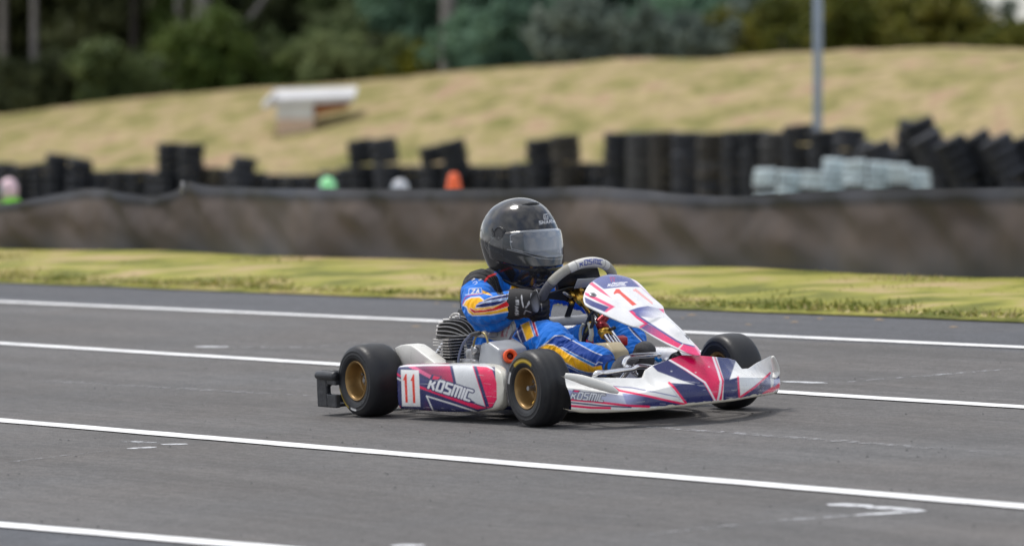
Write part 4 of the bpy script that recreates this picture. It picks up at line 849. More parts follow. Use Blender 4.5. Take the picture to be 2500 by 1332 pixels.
# ---- gloves: palm, four bent fingers and a thumb, closed round the rim
def glove(side, cuff0, cuff1, ang):
    c = wpt(ang); t_ = wpt(ang + .06) - wpt(ang - .06); t_ /= np.linalg.norm(t_)
    out = np.array(sd) * math.sin(ang) + np.array(upv) * math.cos(ang)          # away from the hub
    cdv = np.array(cd)
    P = []; wristp = np.array(cuff1)
    palm_c = c + out * .030 - cdv * .012
    path = [wristp, wristp * .45 + palm_c * .55 + out * .004, palm_c, c + out * .030 + cdv * .010]
    P.append(tube(smooth_path(path, 6), [.030, .037, .043, .038], 22, rb=[.026, .025, .021, .014], up=tuple(t_)))
    for i, (o_, s_) in enumerate(((.035, .93), (.013, 1.05), (-.009, 1.0), (-.030, .84))):
        b = c + t_ * o_; R_ = .0285; pts = []
        for a in np.linspace(-.7, 3.0 * s_, 9): pts.append(b + (out * math.cos(a) + cdv * math.sin(a)) * (R_ - .0035 * max(0, a) / 3))
        P.append(tube(smooth_path(pts, 3), [.0105, .0118, .0120, .0115, .0108, .010, .008], 12))
    th0 = palm_c + t_ * .022 - cdv * .006; P.append(tube(smooth_path([th0, c + t_ * .046 - cdv * .022 + out * .012, c + t_ * .052 - cdv * .027 - out * .008, c + t_ * .050 - out * .024 - cdv * .012], 4), [.015, .0135, .012, .009], 12))
    v, f = join(*P); tmp = obj('tmp_g', (v, f), None); a_ = tmp.modifiers.new('r', 'REMESH'); a_.mode = 'VOXEL'; a_.voxel_size = .0024; b_ = tmp.modifiers.new('s', 'SMOOTH'); b_.iterations = 3; b_.factor = .5
    dg = bpy.context.evaluated_depsgraph_get(); gm = bpy.data.meshes.new_from_object(tmp.evaluated_get(dg)); bpy.data.objects.remove(tmp); gm.name = 'glove'
    g = link('glove', gm, None, drv); gm.materials.clear(); gm.materials.append(M['glove']); return g
cuR = np.array(pk(1247, 742, 1, -.235)); cuR2 = np.array(pk(1288, 736, 1, -.20))
gR = glove(-1, cuR, cuR2, math.pi + 1.22)
gL = glove(1, wrL, (-.385, .20, .385), math.pi - 1.22)
z4p = lambda *a: z4(*a)
GL = [('L', (.6, .6, .62), z4p((1190, 580), (1180, 640), (1230, 690), (1310, 680), (1310, 600), (1270, 530)), .9), ('L', (.6, .6, .62), z4p((1200, 600), (1280, 665)), 1.2), ('L', (.6, .6, .62), z4p((1230, 570), (1250, 655)), 1.4), ('L', (.55, .55, .57), z4p((1270, 530), (1310, 620), (1340, 720), (1350, 840)), .8), ('L', (.55, .55, .57), z4p((1440, 580), (1500, 575), (1550, 590), (1500, 605)), 1.2), ('L', (.5, .5, .52), z4p((1180, 650), (1220, 760), (1290, 850)), .8)]
for y0 in (650, 690, 720): GL.append(('L', (.6, .6, .6), z4p((1530, y0), (1640, y0 - 50), (1780, y0 - 70)), 1.1))
paint(gL, (.05, .04, .038), [])
cf = obj('cuff', tube(smooth_path([np.array(pk(1241, 745, 1, -.235)), np.array(pk(1262, 741, 1, -.22)), np.array(pk(1290, 738, 1, -.20)), np.array(pk(1306, 737, 1, -.19))], 12), [.049, .053, .045, .036], 90, rb=[.046, .048, .040, .030], up=(0, 0, 1)), M['glove'], drv)
CFL = [('L', (.7, .7, .72), z4p((1050, 610), (1055, 690), (1075, 780)), 2.4), ('L', (.6, .6, .62), z4p((1110, 790), (1180, 710), (1160, 700), (1140, 740)), 2.4), ('L', (.6, .6, .62), z4p((1085, 890), (1110, 830), (1190, 860)), 1.4)]
CFL += text_layers('STARS', (1259.5, 732) , (-0.2, 8.0), (6, .6), 1.5, (.62, .62, .64)) + [('L', (.3, .3, .31), z4p((975, 640), (985, 760)), 1.4)]
paint(cf, (.024, .023, .025), CFL + GL, aa=.6); paint(gR, (.030, .029, .032), CFL + GL, aa=.6)
cfL = obj('cuff', tube([(-.43, .235, .36), (-.40, .215, .378), (-.375, .19, .39)], [.042, .04, .034], 24), M['glove'], drv); paint(cfL, (.022, .022, .024), [])
# ---- boots
def boot(p_ankle, p_toe, wdt, m, name='boot', topsole=None):
    a = np.array(p_ankle, float); t = np.array(p_toe, float); d = t - a; u = np.array((0, 0, 1.0))
    pts = [a - d * .10 + u * .01, a + d * .05 - u * .012, a + d * .35 - u * .010, a + d * .7, t]
    return obj(name, tube(smooth_path(pts, 6), [.034, .042, .038, .033, .028, .012], 24, rb=[.030, .034, .036, .040, .036, .014], up=(0, 0, 1)), m, drv)
aR = np.array(pk(1497, 899, 1, -.125)); obj('sock_cuff', join(*[tube([aR + np.array((-.03 + i * .009, 0, .006 - i * .002)) - np.array((.004, 0, 0)), aR + np.array((-.03 + i * .009, 0, .006 - i * .002)) + np.array((.004, 0, 0))], [.032, .036, .036, .032], 24) for i in range(4)]), M['black'], drv)
obj('boot', tube(smooth_path([pk(1506, 908, 1, -.12), pk(1514, 898, 1, -.12), pk(1525, 886, 1, -.115), pk(1538, 878, 1, -.11), pk(1552, 876, 1, -.105)], 6), [.020, .029, .026, .018, .009], 24, rb=[.026, .029, .031, .028, .016], up=(0, 0, 1)), M['boot2'], drv)
obj('boot', tube(smooth_path([pk(1562, 912, 1, .10), pk(1567, 893, 1, .10), pk(1573, 866, 1, .10), pk(1576, 846, 1, .10), pk(1577, 834, 1, .10)], 6), [.030, .038, .040, .036, .014], 28, rb=[.030, .037, .040, .034, .012], up=(1, 0, 0)), M['boot'], drv)
# ================================================================== THE GROUND
def tp(u, n, dz=0.0):                                          # track plane: u along the lane lines, n away from the camera
    return tuple(ORG + FW * u + np.array([LF[0], LF[1], LF[2]]) * n + UP * dz)
def sheet(name, x0, x1, nx, n0, n1, nn, m, dz, fz=None, kind='structure'):
    us = np.linspace(x0, x1, nx); ns = np.linspace(n0, n1, nn); Gd = np.array([[tp(u, n, dz + (fz(u, n) if fz else 0)) for u in us] for n in ns])
    v, f = grid_surface(Gd); o = obj(name, (v, [q for q in f]), m); tag(o, kind=kind); return o
def asphalt_mat():
    m = bpy.data.materials.new('asphalt'); m.use_nodes = True; n = m.node_tree.nodes; l = m.node_tree.links; b = n['Principled BSDF']
    g = n.new('ShaderNodeNewGeometry'); dt = n.new('ShaderNodeVectorMath'); dt.operation = 'DOT_PRODUCT'; sub = n.new('ShaderNodeVectorMath'); sub.operation = 'SUBTRACT'
    l.new(g.outputs['Position'], sub.inputs[0]); sub.inputs[1].default_value = tuple(ORG); l.new(sub.outputs[0], dt.inputs[0]); dt.inputs[1].default_value = tuple(LF)
    du = n.new('ShaderNodeVectorMath'); du.operation = 'DOT_PRODUCT'; l.new(sub.outputs[0], du.inputs[0]); du.inputs[1].default_value = tuple(FW)
    cb = n.new('ShaderNodeCombineXYZ'); l.new(du.outputs['Value'], cb.inputs[0]); l.new(dt.outputs['Value'], cb.inputs[1])
    def nz(sc, det, stretch=(1, 1, 1), rough=.6):
        mp_ = n.new('ShaderNodeMapping'); mp_.inputs['Scale'].default_value = stretch; l.new(cb.outputs[0], mp_.inputs[0]); z = n.new('ShaderNodeTexNoise'); z.inputs['Scale'].default_value = sc; z.inputs['Detail'].default_value = det; z.inputs['Roughness'].default_value = rough; l.new(mp_.outputs[0], z.inputs['Vector']); return z
    def mr(src, a, b_, c, d):
        x = n.new('ShaderNodeMapRange'); x.inputs[1].default_value = a; x.inputs[2].default_value = b_; x.inputs[3].default_value = c; x.inputs[4].default_value = d; l.new(src, x.inputs[0]); return x
    grain = mr(nz(75, 6, rough=.75).outputs[0], .3, .7, .66, 1.34); patch = mr(nz(.55, 6, (.6, 1.4, 1)).outputs[0], .3, .7, .84, 1.14); lane = mr(nz(1.1, 6, (.16, 3.2, 1)).outputs[0], .3, .7, .82, 1.14); mid = mr(nz(22, 5, rough=.8).outputs[0], .3, .7, .76, 1.24)
    vor = n.new('ShaderNodeTexVoronoi'); vor.inputs['Scale'].default_value = 130; l.new(cb.outputs[0], vor.inputs['Vector']); st = mr(vor.outputs['Distance'], .0, .5, 1.18, .86)
    def mul(a, b_):
        x = n.new('ShaderNodeMath'); x.operation = 'MULTIPLY'; l.new(a, x.inputs[0]); l.new(b_, x.inputs[1]); return x.outputs[0]
    streak = mr(nz(14, 4, (.30, 1.7, 1), .7).outputs[0], .3, .7, .84, 1.16)
    f = mul(mul(mul(mul(grain.outputs[0], streak.outputs[0]), patch.outputs[0]), mul(lane.outputs[0], mid.outputs[0])), st.outputs[0])
    # a darker, bluer newer strip on both edges of the grid
    far = mr(dt.outputs['Value'], 2.6, 2.75, 0, 1); nearb = mr(dt.outputs['Value'], -3.0, -3.1, 0, 1); nb = n.new('ShaderNodeMath'); nb.operation = 'ADD'; l.new(far.outputs[0], nb.inputs[0]); l.new(nearb.outputs[0], nb.inputs[1])
    mxn = n.new('ShaderNodeMixRGB'); mxn.inputs[1].default_value = (.121, .117, .115, 1); mxn.inputs[2].default_value = (.094, .098, .108, 1); l.new(nb.outputs[0], mxn.inputs[0])
    hue = nz(.8, 3); hm = mr(hue.outputs[0], .35, .65, 0, 1); mh = n.new('ShaderNodeMixRGB'); mh.blend_type = 'MULTIPLY'; mh.inputs[0].default_value = 1; hc = n.new('ShaderNodeMixRGB'); hc.inputs[1].default_value = (1.03, .995, .97, 1); hc.inputs[2].default_value = (.985, 1.0, 1.02, 1); l.new(hm.outputs[0], hc.inputs[0]); l.new(mxn.outputs[0], mh.inputs[1]); l.new(hc.outputs[0], mh.inputs[2])
    sc = n.new('ShaderNodeVectorMath'); sc.operation = 'SCALE'; l.new(mh.outputs[0], sc.inputs[0]); l.new(f, sc.inputs['Scale']); l.new(sc.outputs[0], b.inputs['Base Color']); b.inputs['Roughness'].default_value = .82; b.inputs['Specular IOR Level'].default_value = .35
    bp = n.new('ShaderNodeBump'); bp.inputs['Strength'].default_value = .55; bp.inputs['Distance'].default_value = .004; l.new(vor.outputs['Distance'], bp.inputs['Height']); l.new(bp.outputs[0], b.inputs['Normal'])
    return m
track = sheet('track', -60, 40, 60, -30, 3.8, 20, asphalt_mat(), 0); track['label'] = 'grey asphalt karting track with white lane lines'
def edge_n(u): return 3.72 + .012 * (u + 7) + .05 * noise.noise(Vector((u * 1.7, 0, 3))) + .03 * noise.noise(Vector((u * 6, 0, 5)))
M['line'] = mat('white_road_paint', (.82, .82, .82), .6, var=.20, vscale=9, bump=.2, bscale=200)
def worn_mat(name, thr, col=(.55, .56, .58)):
    m = bpy.data.materials.new(name); m.use_nodes = True; n = m.node_tree.nodes; l = m.node_tree.links; b = n['Principled BSDF']; b.inputs['Base Color'].default_value = (*col, 1); b.inputs['Roughness'].default_value = .7
    g = n.new('ShaderNodeNewGeometry'); z = n.new('ShaderNodeTexNoise'); z.inputs['Scale'].default_value = 26; z.inputs['Detail'].default_value = 8; z.inputs['Roughness'].default_value = .72; l.new(g.outputs['Position'], z.inputs['Vector'])
    x = n.new('ShaderNodeMapRange'); x.inputs[1].default_value = thr; x.inputs[2].default_value = thr + .16; l.new(z.outputs[0], x.inputs[0]); l.new(x.outputs[0], b.inputs['Alpha']); return m
worn = [worn_mat('worn_paint_bright', .33), worn_mat('worn_paint_mid', .46, (.42, .43, .45)), worn_mat('worn_paint_faint', .47, (.30, .30, .31))]
def gl(px, py): return pk(px, py, 2, 0)
def stripe(name, p, q, w, m, ext=(0, 0), w2=None, n_=60, wob=.003, dz=.004, taper=False):
    a = gl(*p)[:2]; b = gl(*q)[:2]; d = b - a; Ld = np.linalg.norm(d); d /= Ld; nrm = np.array([-d[1], d[0]]); a = a - d * ext[0]; b = b + d * ext[1]; V = []
    for i in range(n_ + 1):
        t = i / n_; c = a * (1 - t) + b * t; ww = w if w2 is None else w * (1 - t) + w2 * t
        if taper: ww *= min(1, .15 + 4 * t, .15 + 4 * (1 - t))
        for s in (-1, 1):
            o_ = noise.noise(Vector((c[0] * 5, c[1] * 5, s * 9 + 1))) * wob; x, y = c + nrm * (s * ww / 2 + o_); V.append(tp(x, y, dz))
    return obj(name, (V, [(2 * i, 2 * i + 1, 2 * i + 3, 2 * i + 2) for i in range(n_)]), m, smooth=False)
for p, q, e in (((0, 737), (2500, 849), (15, 8)), ((0, 839), (2500, 995), (15, 8)), ((0, 1027), (2500, 1238), (15, 8)), ((0, 1282), (610, 1334), (12, 8))):
    o = stripe('lane_line', p, q, .088 if e[0] else .1, M['line'], e, n_=240, wob=.006); tag(o, kind='structure'); 
for p, q, w, k in (((0, 763), (190, 752), .06, 1), ((475, 846), (560, 847), .07, 0), ((555, 847), (760, 848), .05, 1), ((760, 848), (1062, 816), .035, 2), ((1905, 931), (2022, 935), .05, 0), ((2030, 935), (2500, 898), .045, 1), ((40, 926), (760, 966), .05, 2), ((1430, 1030), (2470, 1108), .05, 2),
                   ((2020, 1230), (2130, 1236), .06, 0), ((2110, 1236), (2262, 1247), .055, 0), ((2265, 1247), (2080, 1258), .055, 0), ((2090, 1257), (1880, 1272), .05, 1), ((1890, 1271), (1520, 1312), .04, 2), ((395, 1084), (462, 1084), .05, 0), ((290, 1076), (400, 1083), .045, 1), ((310, 1095), (382, 1091), .05, 0), ((0, 1130), (310, 1095), .03, 2), ((955, 1331), (1040, 1331), .05, 0)):
    tag(stripe('worn_marking', p, q, w, worn[k], wob=.012, dz=.0015, taper=True), kind='structure')
# scattered small dark tyre crumbs and dry leaves on the asphalt
def scatter_bits(name, N, size, m, region, flat=.4, label=None):
    V = []; Fc = []
    for _ in range(N):
        px, py = rng.uniform(region[0], region[2]), rng.uniform(region[1], region[3]); c = gl(px, py); s = size * rng.uniform(.4, 1.3); k = len(V); a = rng.uniform(0, 6.28)
        for j in range(4):
            b = a + j * math.pi / 2 + rng.uniform(-.3, .3); V.append(tp(c[0] + math.cos(b) * s, c[1] + math.sin(b) * s * .6, .002))
        V.append(tp(c[0], c[1], s * flat + .003))
        Fc += [(k, k + 1, k + 4), (k + 1, k + 2, k + 4), (k + 2, k + 3, k + 4), (k + 3, k, k + 4)]
    o = obj(name, (V, Fc), m); tag(o, label, kind='stuff'); return o
scatter_bits('tyre_crumbs', 260, .007, M['rubhose'], (0, 700, 2500, 1332), label='small dark rubber crumbs scattered over the asphalt')
scatter_bits('dry_leaves', 26, .028, mat('dry_leaf', (.26, .19, .12), .8), (1000, 730, 2500, 800), .12, label='dry leaves blown along the far edge of the asphalt')
# verge
def verge_mat():
    m = bpy.data.materials.new('verge_turf'); m.use_nodes = True; n = m.node_tree.nodes; l = m.node_tree.links; b = n['Principled BSDF']; b.inputs['Roughness'].default_value = .9; b.inputs['Specular IOR Level'].default_value = .2
    g = n.new('ShaderNodeNewGeometry'); z = n.new('ShaderNodeTexNoise'); z.inputs['Scale'].default_value = 2.2; z.inputs['Detail'].default_value = 8; l.new(g.outputs['Position'], z.inputs['Vector'])
    r_ = n.new('ShaderNodeValToRGB'); e = r_.color_ramp.elements; e[0].position = .37; e[0].color = (.13, .14, .03, 1); e[1].position = .64; e[1].color = (.40, .30, .16, 1); x = e.new(.5); x.color = (.29, .28, .06, 1); l.new(z.outputs[0], r_.inputs[0]); l.new(r_.outputs[0], b.inputs['Base Color']); return m
VM = verge_mat()
MESHN = lambda u: 5.69 + .004 * u
us = np.linspace(-60, 40, 260); rows_ = []
for t in np.linspace(0, 1, 14):
    rows_.append([tp(u, edge_n(u) * (1 - t) + (MESHN(u) + 1.0) * t, .006 + .035 * min(1, t * 5) + .02 * noise.noise(Vector((u * .8, t * 4, 1))) * min(1, t * 6)) for u in us])
verge = obj('grass_verge', grid_surface(np.array(rows_)), VM); tag(verge, kind='structure')
def blade_mat(name, pal):
    m = bpy.data.materials.new(name); m.use_nodes = True; n = m.node_tree.nodes; l = m.node_tree.links; b = n['Principled BSDF']; b.inputs['Roughness'].default_value = .7; b.inputs['Specular IOR Level'].default_value = .25
    g = n.new('ShaderNodeNewGeometry'); z = n.new('ShaderNodeTexNoise'); z.inputs['Scale'].default_value = 1.6; z.inputs['Detail'].default_value = 6; l.new(g.outputs['Position'], z.inputs['Vector'])
    w = n.new('ShaderNodeTexWhiteNoise'); w.noise_dimensions = '1D'; l.new(g.outputs['Random Per Island'], w.inputs['W'])
    ad = n.new('ShaderNodeMath'); ad.operation = 'MULTIPLY_ADD'; ad.inputs[1].default_value = .36; l.new(w.outputs['Value'], ad.inputs[0]); l.new(z.outputs[0], ad.inputs[2])
    r_ = n.new('ShaderNodeValToRGB'); e = r_.color_ramp.elements; e[0].position = .54; e[0].color = (*pal[0], 1); e[1].position = .82; e[1].color = (*pal[2], 1); x = e.new(.68); x.color = (*pal[1], 1); l.new(ad.outputs[0], r_.inputs[0]); l.new(r_.outputs[0], b.inputs['Base Color'])
    b.inputs['Subsurface Weight'].default_value = 0
    return m
def tufts(name, N, m, u0, u1, nfun, hfun, label):
    U = rng.uniform(u0, u1, N); A = rng.uniform(0, 2 * np.pi, N); V = np.empty((N, 3, 3)); 
    nn_ = np.array([nfun(u) for u in U])
    H = .8 * (.35 + rng.uniform(0, 1, N) ** 3) * np.array([hfun(u, n_) for u, n_ in zip(U, nn_)]) * rng.uniform(.5, 1.3, N); Wd = rng.uniform(.004, .010, N); lean = rng.uniform(0, .035, N); A2 = rng.uniform(0, 6.28, N)
    base = ORG + np.outer(U, FW) + np.outer(nn_, LF) + UP * .02
    dx = np.outer(np.cos(A), FW) + np.outer(np.sin(A), LF); d2 = np.outer(np.cos(A2), FW) + np.outer(np.sin(A2), LF)
    V[:, 0] = base - dx * Wd[:, None]; V[:, 1] = base + dx * Wd[:, None]; V[:, 2] = base + UP * H[:, None] + d2 * lean[:, None]
    me = bpy.data.meshes.new(name); me.vertices.add(N * 3); me.vertices.foreach_set('co', V.ravel()); me.loops.add(N * 3); me.loops.foreach_set('vertex_index', np.arange(N * 3)); me.polygons.add(N); me.polygons.foreach_set('loop_start', np.arange(N) * 3); me.polygons.foreach_set('loop_total', [3] * N); me.update(); me.validate()
    o = link(name, me, m, smooth=False); tag(o, label, kind='stuff'); return o
clump = lambda u, n_: .018 + .040 * max(0, noise.noise(Vector((u * 1.3, n_ * 1.6, 2)))) + .006 * (n_ < edge_n(u) + .12)
tufts('grass', 120000, blade_mat('grass_blades', ((.12, .15, .02), (.36, .34, .075), (.54, .44, .22))), -19, 1.5, lambda u: edge_n(u) - .02 + (MESHN(u) + .1 - edge_n(u)) * rng.uniform(0, 1) ** .92, clump, 'short yellow-green grass on the verge between the asphalt and the mesh barrier')
# ---- low mesh barrier
z5 = None
topc = [(-900, 520), (-300, 520), (-60, 505), (0, 498), (60, 492), (130, 472), (190, 460), (260, 462), (310, 474), (365, 482), (410, 470), (440, 450), (462, 440), (480, 446), (500, 455), (700, 461), (1000, 463), (1300, 460), (1400, 456), (1470, 457), (1600, 470), (1720, 480), (1850, 478), (1950, 470), (2080, 464), (2300, 460), (2500, 458), (3000, 450), (3600, 440)]
def barrier_pt(px, py):
    o = MM.T @ (CAMP - ORG); d = MM.T @ ray(px, py); t = (5.69 - o[1]) / (d[1] - .004 * d[0] + 1e-12)
    for _ in range(3):
        p = o + d * t; t += (MESHN(p[0]) - p[1]) / d[1]
    return o + d * t
TC = np.array([barrier_pt(*p) for p in topc]); NB = 900; uu = np.linspace(TC[0, 0], TC[-1, 0], NB); zt_ = np.interp(uu, TC[:, 0], TC[:, 2]); zt_ = sm(zt_[:, None], 6)[:, 0]
rowsb = []
for t in np.linspace(0, 1, 34):
    r_ = []
    for u, zt in zip(uu, zt_):
        fold = .08 * noise.noise(Vector((u * 1.1, t * 1.0, 0))) + .06 * noise.noise(Vector((u * 3.2 + t * 1.5, t * 1.4, 4))) + .006 * noise.noise(Vector((u * 8, t * 4, 4)))
        belly = .05 * math.sin(math.pi * t) + .05 * t; roll = -.008 * math.exp(-((t - .90) / .06) ** 2)
        z = .02 + (zt - .02) * t
        r_.append(tp(u, MESHN(u) + fold * math.sin(min(1, t * 1.4) * 1.4) - belly * .5 + .06 * t + roll, z))
    rowsb.append(r_)
def cloth_mat():
    m = bpy.data.materials.new('dusty_mesh_cloth'); m.use_nodes = True; n = m.node_tree.nodes; l = m.node_tree.links; b = n['Principled BSDF']; b.inputs['Roughness'].default_value = .85; b.inputs['Specular IOR Level'].default_value = .25
    a = n.new('ShaderNodeAttribute'); a.attribute_name = 'print'; g = n.new('ShaderNodeNewGeometry'); mp_ = n.new('ShaderNodeMapping'); mp_.inputs['Scale'].default_value = (1, 1, .35); l.new(g.outputs['Position'], mp_.inputs[0])
    z = n.new('ShaderNodeTexNoise'); z.inputs['Scale'].default_value = 3; z.inputs['Detail'].default_value = 6; l.new(mp_.outputs[0], z.inputs['Vector']); r_ = n.new('ShaderNodeValToRGB'); e = r_.color_ramp.elements; e[0].position = .35; e[0].color = (.88, .90, .95, 1); e[1].position = .68; e[1].color = (1.08, 1.03, 1.0, 1); l.new(z.outputs[0], r_.inputs[0])
    mm = n.new('ShaderNodeMixRGB'); mm.blend_type = 'MULTIPLY'; mm.inputs[0].default_value = 1; l.new(a.outputs['Color'], mm.inputs[1]); l.new(r_.outputs[0], mm.inputs[2]); l.new(mm.outputs[0], b.inputs['Base Color']); return m
fence = empty('mesh_barrier', loc=tp(-10, 5.7)); fence.location = (0, 0, 0); tag(fence, 'low sagging grey-brown shade-cloth barrier along the far grass verge', 'barrier')
Gb = np.array(rowsb); cl = obj('shade_cloth', grid_surface(Gb), cloth_mat(), fence)
tcl = np.repeat(np.linspace(0, 1, 34), NB); ucl = np.tile(uu, 34)
cA, cB, cC = np.array((.098, .096, .101)), np.array((.100, .083, .075)), np.array((.056, .059, .067))
Cc = np.empty((len(tcl), 4)); Cc[:, 3] = 1
w1 = np.clip(tcl / .4, 0, 1)[:, None]; w2 = np.clip((tcl - .78) / .12, 0, 1)[:, None]; Cc[:, :3] = (cA * (1 - w1) + cB * w1) * (1 - w2) + cC * w2
st = np.array([noise.noise(Vector((u * 2.1, t * .8, 9))) for u, t in zip(ucl, tcl)]); st2 = np.array([noise.noise(Vector((u * .7 + 4, t * .5, 2))) for u, t in zip(ucl, tcl)]); Cc[:, :3] *= np.clip(1 + .22 * st[:, None] + .60 * st2[:, None], .3, 2)
at_ = cl.data.color_attributes.new('print', 'FLOAT_COLOR', 'POINT'); at_.data.foreach_set('color', Cc.ravel().astype(np.float32))
M['stake'] = mat('pale_stake', (.24, .24, .25), .6)
for px, py0, py1 in ((462, 442, 470),):
    a = barrier_pt(px, py0); b = barrier_pt(px + 2, py1); obj('stake', tube([tp(a[0], a[1] - .045, a[2]), tp(b[0], b[1] - .06, b[2])], .010, 8), M['stake'], fence)
for i, px in enumerate((-350, 150, 700, 1210, 1700, 2200, 2800)):
    a = barrier_pt(px, 470); obj('post', tube([tp(a[0], a[1] + .11, 0), tp(a[0], a[1] + .12, .34)], .018, 8), M['stake'], fence)
# ---- ground beyond the barrier, hill
def farZ(px): return 125 - 37 * px / 2500
crest = np.array([(-2500, 330), (-1500, 320), (-600, 300), (0, 283), (200, 258), (470, 229), (640, 214), (870, 202), (1000, 190), (1130, 172), (1250, 165), (1500, 150), (1700, 148), (2000, 129), (2200, 122), (2500, 119), (3200, 112), (4500, 105)], float)
def hill_pt(px, t):
    """t 0 foot .. 1 crest .. 2 plateau"""
    Zf = farZ(np.clip(px, -1200, 3200)) + 3; Zc = Zf + 30; yc = np.interp(px, crest[:, 0], crest[:, 1]); hc = at(px, yc, Zc)[2]
    if t <= 1: Y = Zf + 30 * t; h = hc * (math.sin(t * math.pi / 2) ** 1.15) if t > 0 else 0
    else: Y = Zc + (t - 1) * 120; h = hc - .10 * (t - 1) ** .5 * 3
    X = (px - 1250) / FPX * Y
    h += (.10 * noise.noise(Vector((X * .35, Y * .3, 0))) + .05 * noise.noise(Vector((X * 1.2, Y * .9, 5)))) * min(1, t * 4)
    return (X, Y, h)
pxs = np.linspace(-2400, 4400, 170); tsn = np.r_[np.linspace(0, 1, 40), np.linspace(1.02, 2.6, 22)]
Gh = np.array([[hill_pt(px, t) for px in pxs] for t in tsn])
def hill_mat():
    m = bpy.data.materials.new('dry_hill_grass'); m.use_nodes = True; n = m.node_tree.nodes; l = m.node_tree.links; b = n['Principled BSDF']; b.inputs['Roughness'].default_value = .95; b.inputs['Specular IOR Level'].default_value = .1
    g = n.new('ShaderNodeNewGeometry')
    def nz(s, sc=(1, 1, 1), d=7):
        mp_ = n.new('ShaderNodeMapping'); mp_.inputs['Scale'].default_value = sc; l.new(g.outputs['Position'], mp_.inputs[0]); z = n.new('ShaderNodeTexNoise'); z.inputs['Scale'].default_value = s; z.inputs['Detail'].default_value = d; l.new(mp_.outputs[0], z.inputs['Vector']); return z
    r_ = n.new('ShaderNodeValToRGB'); e = r_.color_ramp.elements; e[0].position = .34; e[0].color = (0.180, 0.172, 0.059, 1); e[1].position = .70; e[1].color = (0.333, 0.216, 0.144, 1); x = e.new(.46); x.color = (0.279, 0.238, 0.104, 1); x = e.new(.58); x.color = (0.360, 0.282, 0.158, 1); l.new(nz(.9, (1, .5, 1.6), 9).outputs[0], r_.inputs[0])
    mr = n.new('ShaderNodeMapRange'); mr.inputs[1].default_value = .3; mr.inputs[2].default_value = .7; mr.inputs[3].default_value = .80; mr.inputs[4].default_value = 1.14; l.new(nz(3.0, (1, .5, 2)).outputs[0], mr.inputs[0]); sc = n.new('ShaderNodeVectorMath'); sc.operation = 'SCALE'; l.new(r_.outputs[0], sc.inputs[0]); l.new(mr.outputs[0], sc.inputs['Scale']); l.new(sc.outputs[0], b.inputs['Base Color'])
    bp = n.new('ShaderNodeBump'); bp.inputs['Distance'].default_value = .2; bp.inputs['Strength'].default_value = .35; l.new(nz(2.4).outputs[0], bp.inputs['Height']); l.new(bp.outputs[0], b.inputs['Normal']); return m
HM = hill_mat()
hill = obj('hill', grid_surface(Gh[:, ::-1])if False else grid_surface(Gh), HM); tag(hill, kind='structure')
GM = mat('far_ground', (.16, .155, .12), .9, col2=(.26, .23, .13), vscale=.3, c2pos=(.4, .6))
def gz(X, Y):
    nl = ((np.array([X, Y, 0]) - ORG) @ np.array([math.cos(PSI), math.sin(PSI), 0]))
    zt = K * nl + ORG[2]
    if nl < 5.5: return zt - .10
    if nl < 12: t = (nl - 5.5) / 6.5; return (zt - .10) * (1 - t) * (1 - t) + -.01 * t
    return -.01
axs = np.unique(np.r_[-900, -500, -260, -160, -110, np.linspace(-80, 60, 57), 90, 160, 260, 500, 900]); ays = np.unique(np.r_[-600, -200, -60, -20, np.linspace(0, 60, 49), 70, 85, 100, 120, 150, 200, 400, 900, 1600])
Gg = np.array([[(X, Y, gz(X, Y) if nlim else 0) for X in axs] for Y in ays for nlim in (True,)])
ground = obj('ground', grid_surface(Gg), GM); tag(ground, kind='structure')
# ================================================================== TYRE STACKS
def rubber(name, c): return mat(name, c, .55, var=.35, vscale=6, bump=.4, bscale=14, spec=.35)
RB = [rubber('black_tyre', (.011, .0135, .019)), rubber('dusty_tyre', (.030, .033, .042)), rubber('pale_worn_tyre', (.052, .052, .053)), rubber('white_painted_tyre', (.60, .70, .73)), rubber('brown_dusty_tyre', (.034, .030, .024))]
h_ = .095
tv, tf = lathe([(.16, h_ * .75), (.17, h_ * .95), (.23, h_ * 1.0), (.275, h_ * .85), (.29, h_ * .5), (.286, h_ * .2), (.293, h_ * .1), (.286, 0), (.293, -h_ * .1), (.286, -h_ * .2), (.29, -h_ * .5), (.275, -h_ * .85), (.23, -h_ * 1.0), (.17, -h_ * .95), (.16, -h_ * .75), (.20, -h_ * .5), (.205, h_ * .5)], 28, axis=2, close=True)
TM = []
for i, m in enumerate(RB):
    o_ = obj('tyre_template', (tv, tf), m); TM.append(o_.data); bpy.data.objects.remove(o_)
def stack(px, top, tilt=0, cols=0, Y=None, lean_from=None, label=None, group=None, dia=.61, z0=0, n=None, spin=0, flat=False):
    Y = Y or farZ(px); s = dia / .58; X = (px - 1250) / FPX * Y; H = at(px, top, Y)[2] - z0; k = n or max(2, round(H / (.19 * s))); hh = H / k
    r_ = empty('tyre_stack', loc=(X, Y, z0)); tag(r_, label, 'tyre stack', group)
    lf = k if lean_from is None else max(0, k - lean_from); th = R(tilt)
    for i in range(k):
        o = bpy.data.objects.new('tyre', TM[cols if np.isscalar(cols) else cols[i % len(cols)]]); COL.objects.link(o); o.parent = r_
        jx, jy = rng.uniform(-.02, .02, 2)
        if i < lf: p = Vector((jx, jy, (i + .5) * hh)); rot = Matrix.Rotation(rng.uniform(0, 6), 4, 'Z')
        else: rot = Matrix.Rotation(th, 4, 'Y') @ Matrix.Rotation(rng.uniform(0, 6), 4, 'Z'); p = Vector((0, 0, lf * hh)) + (Matrix.Rotation(th, 3, 'Y') @ Vector((jx, jy, (i - lf + .5) * hh))) + Vector((0, 0, abs(math.sin(th)) * .12))
        o.matrix_basis = Matrix.Translation(p) @ rot @ Matrix.Diagonal((s, s, hh / .19 * .99, 1))
    return r_
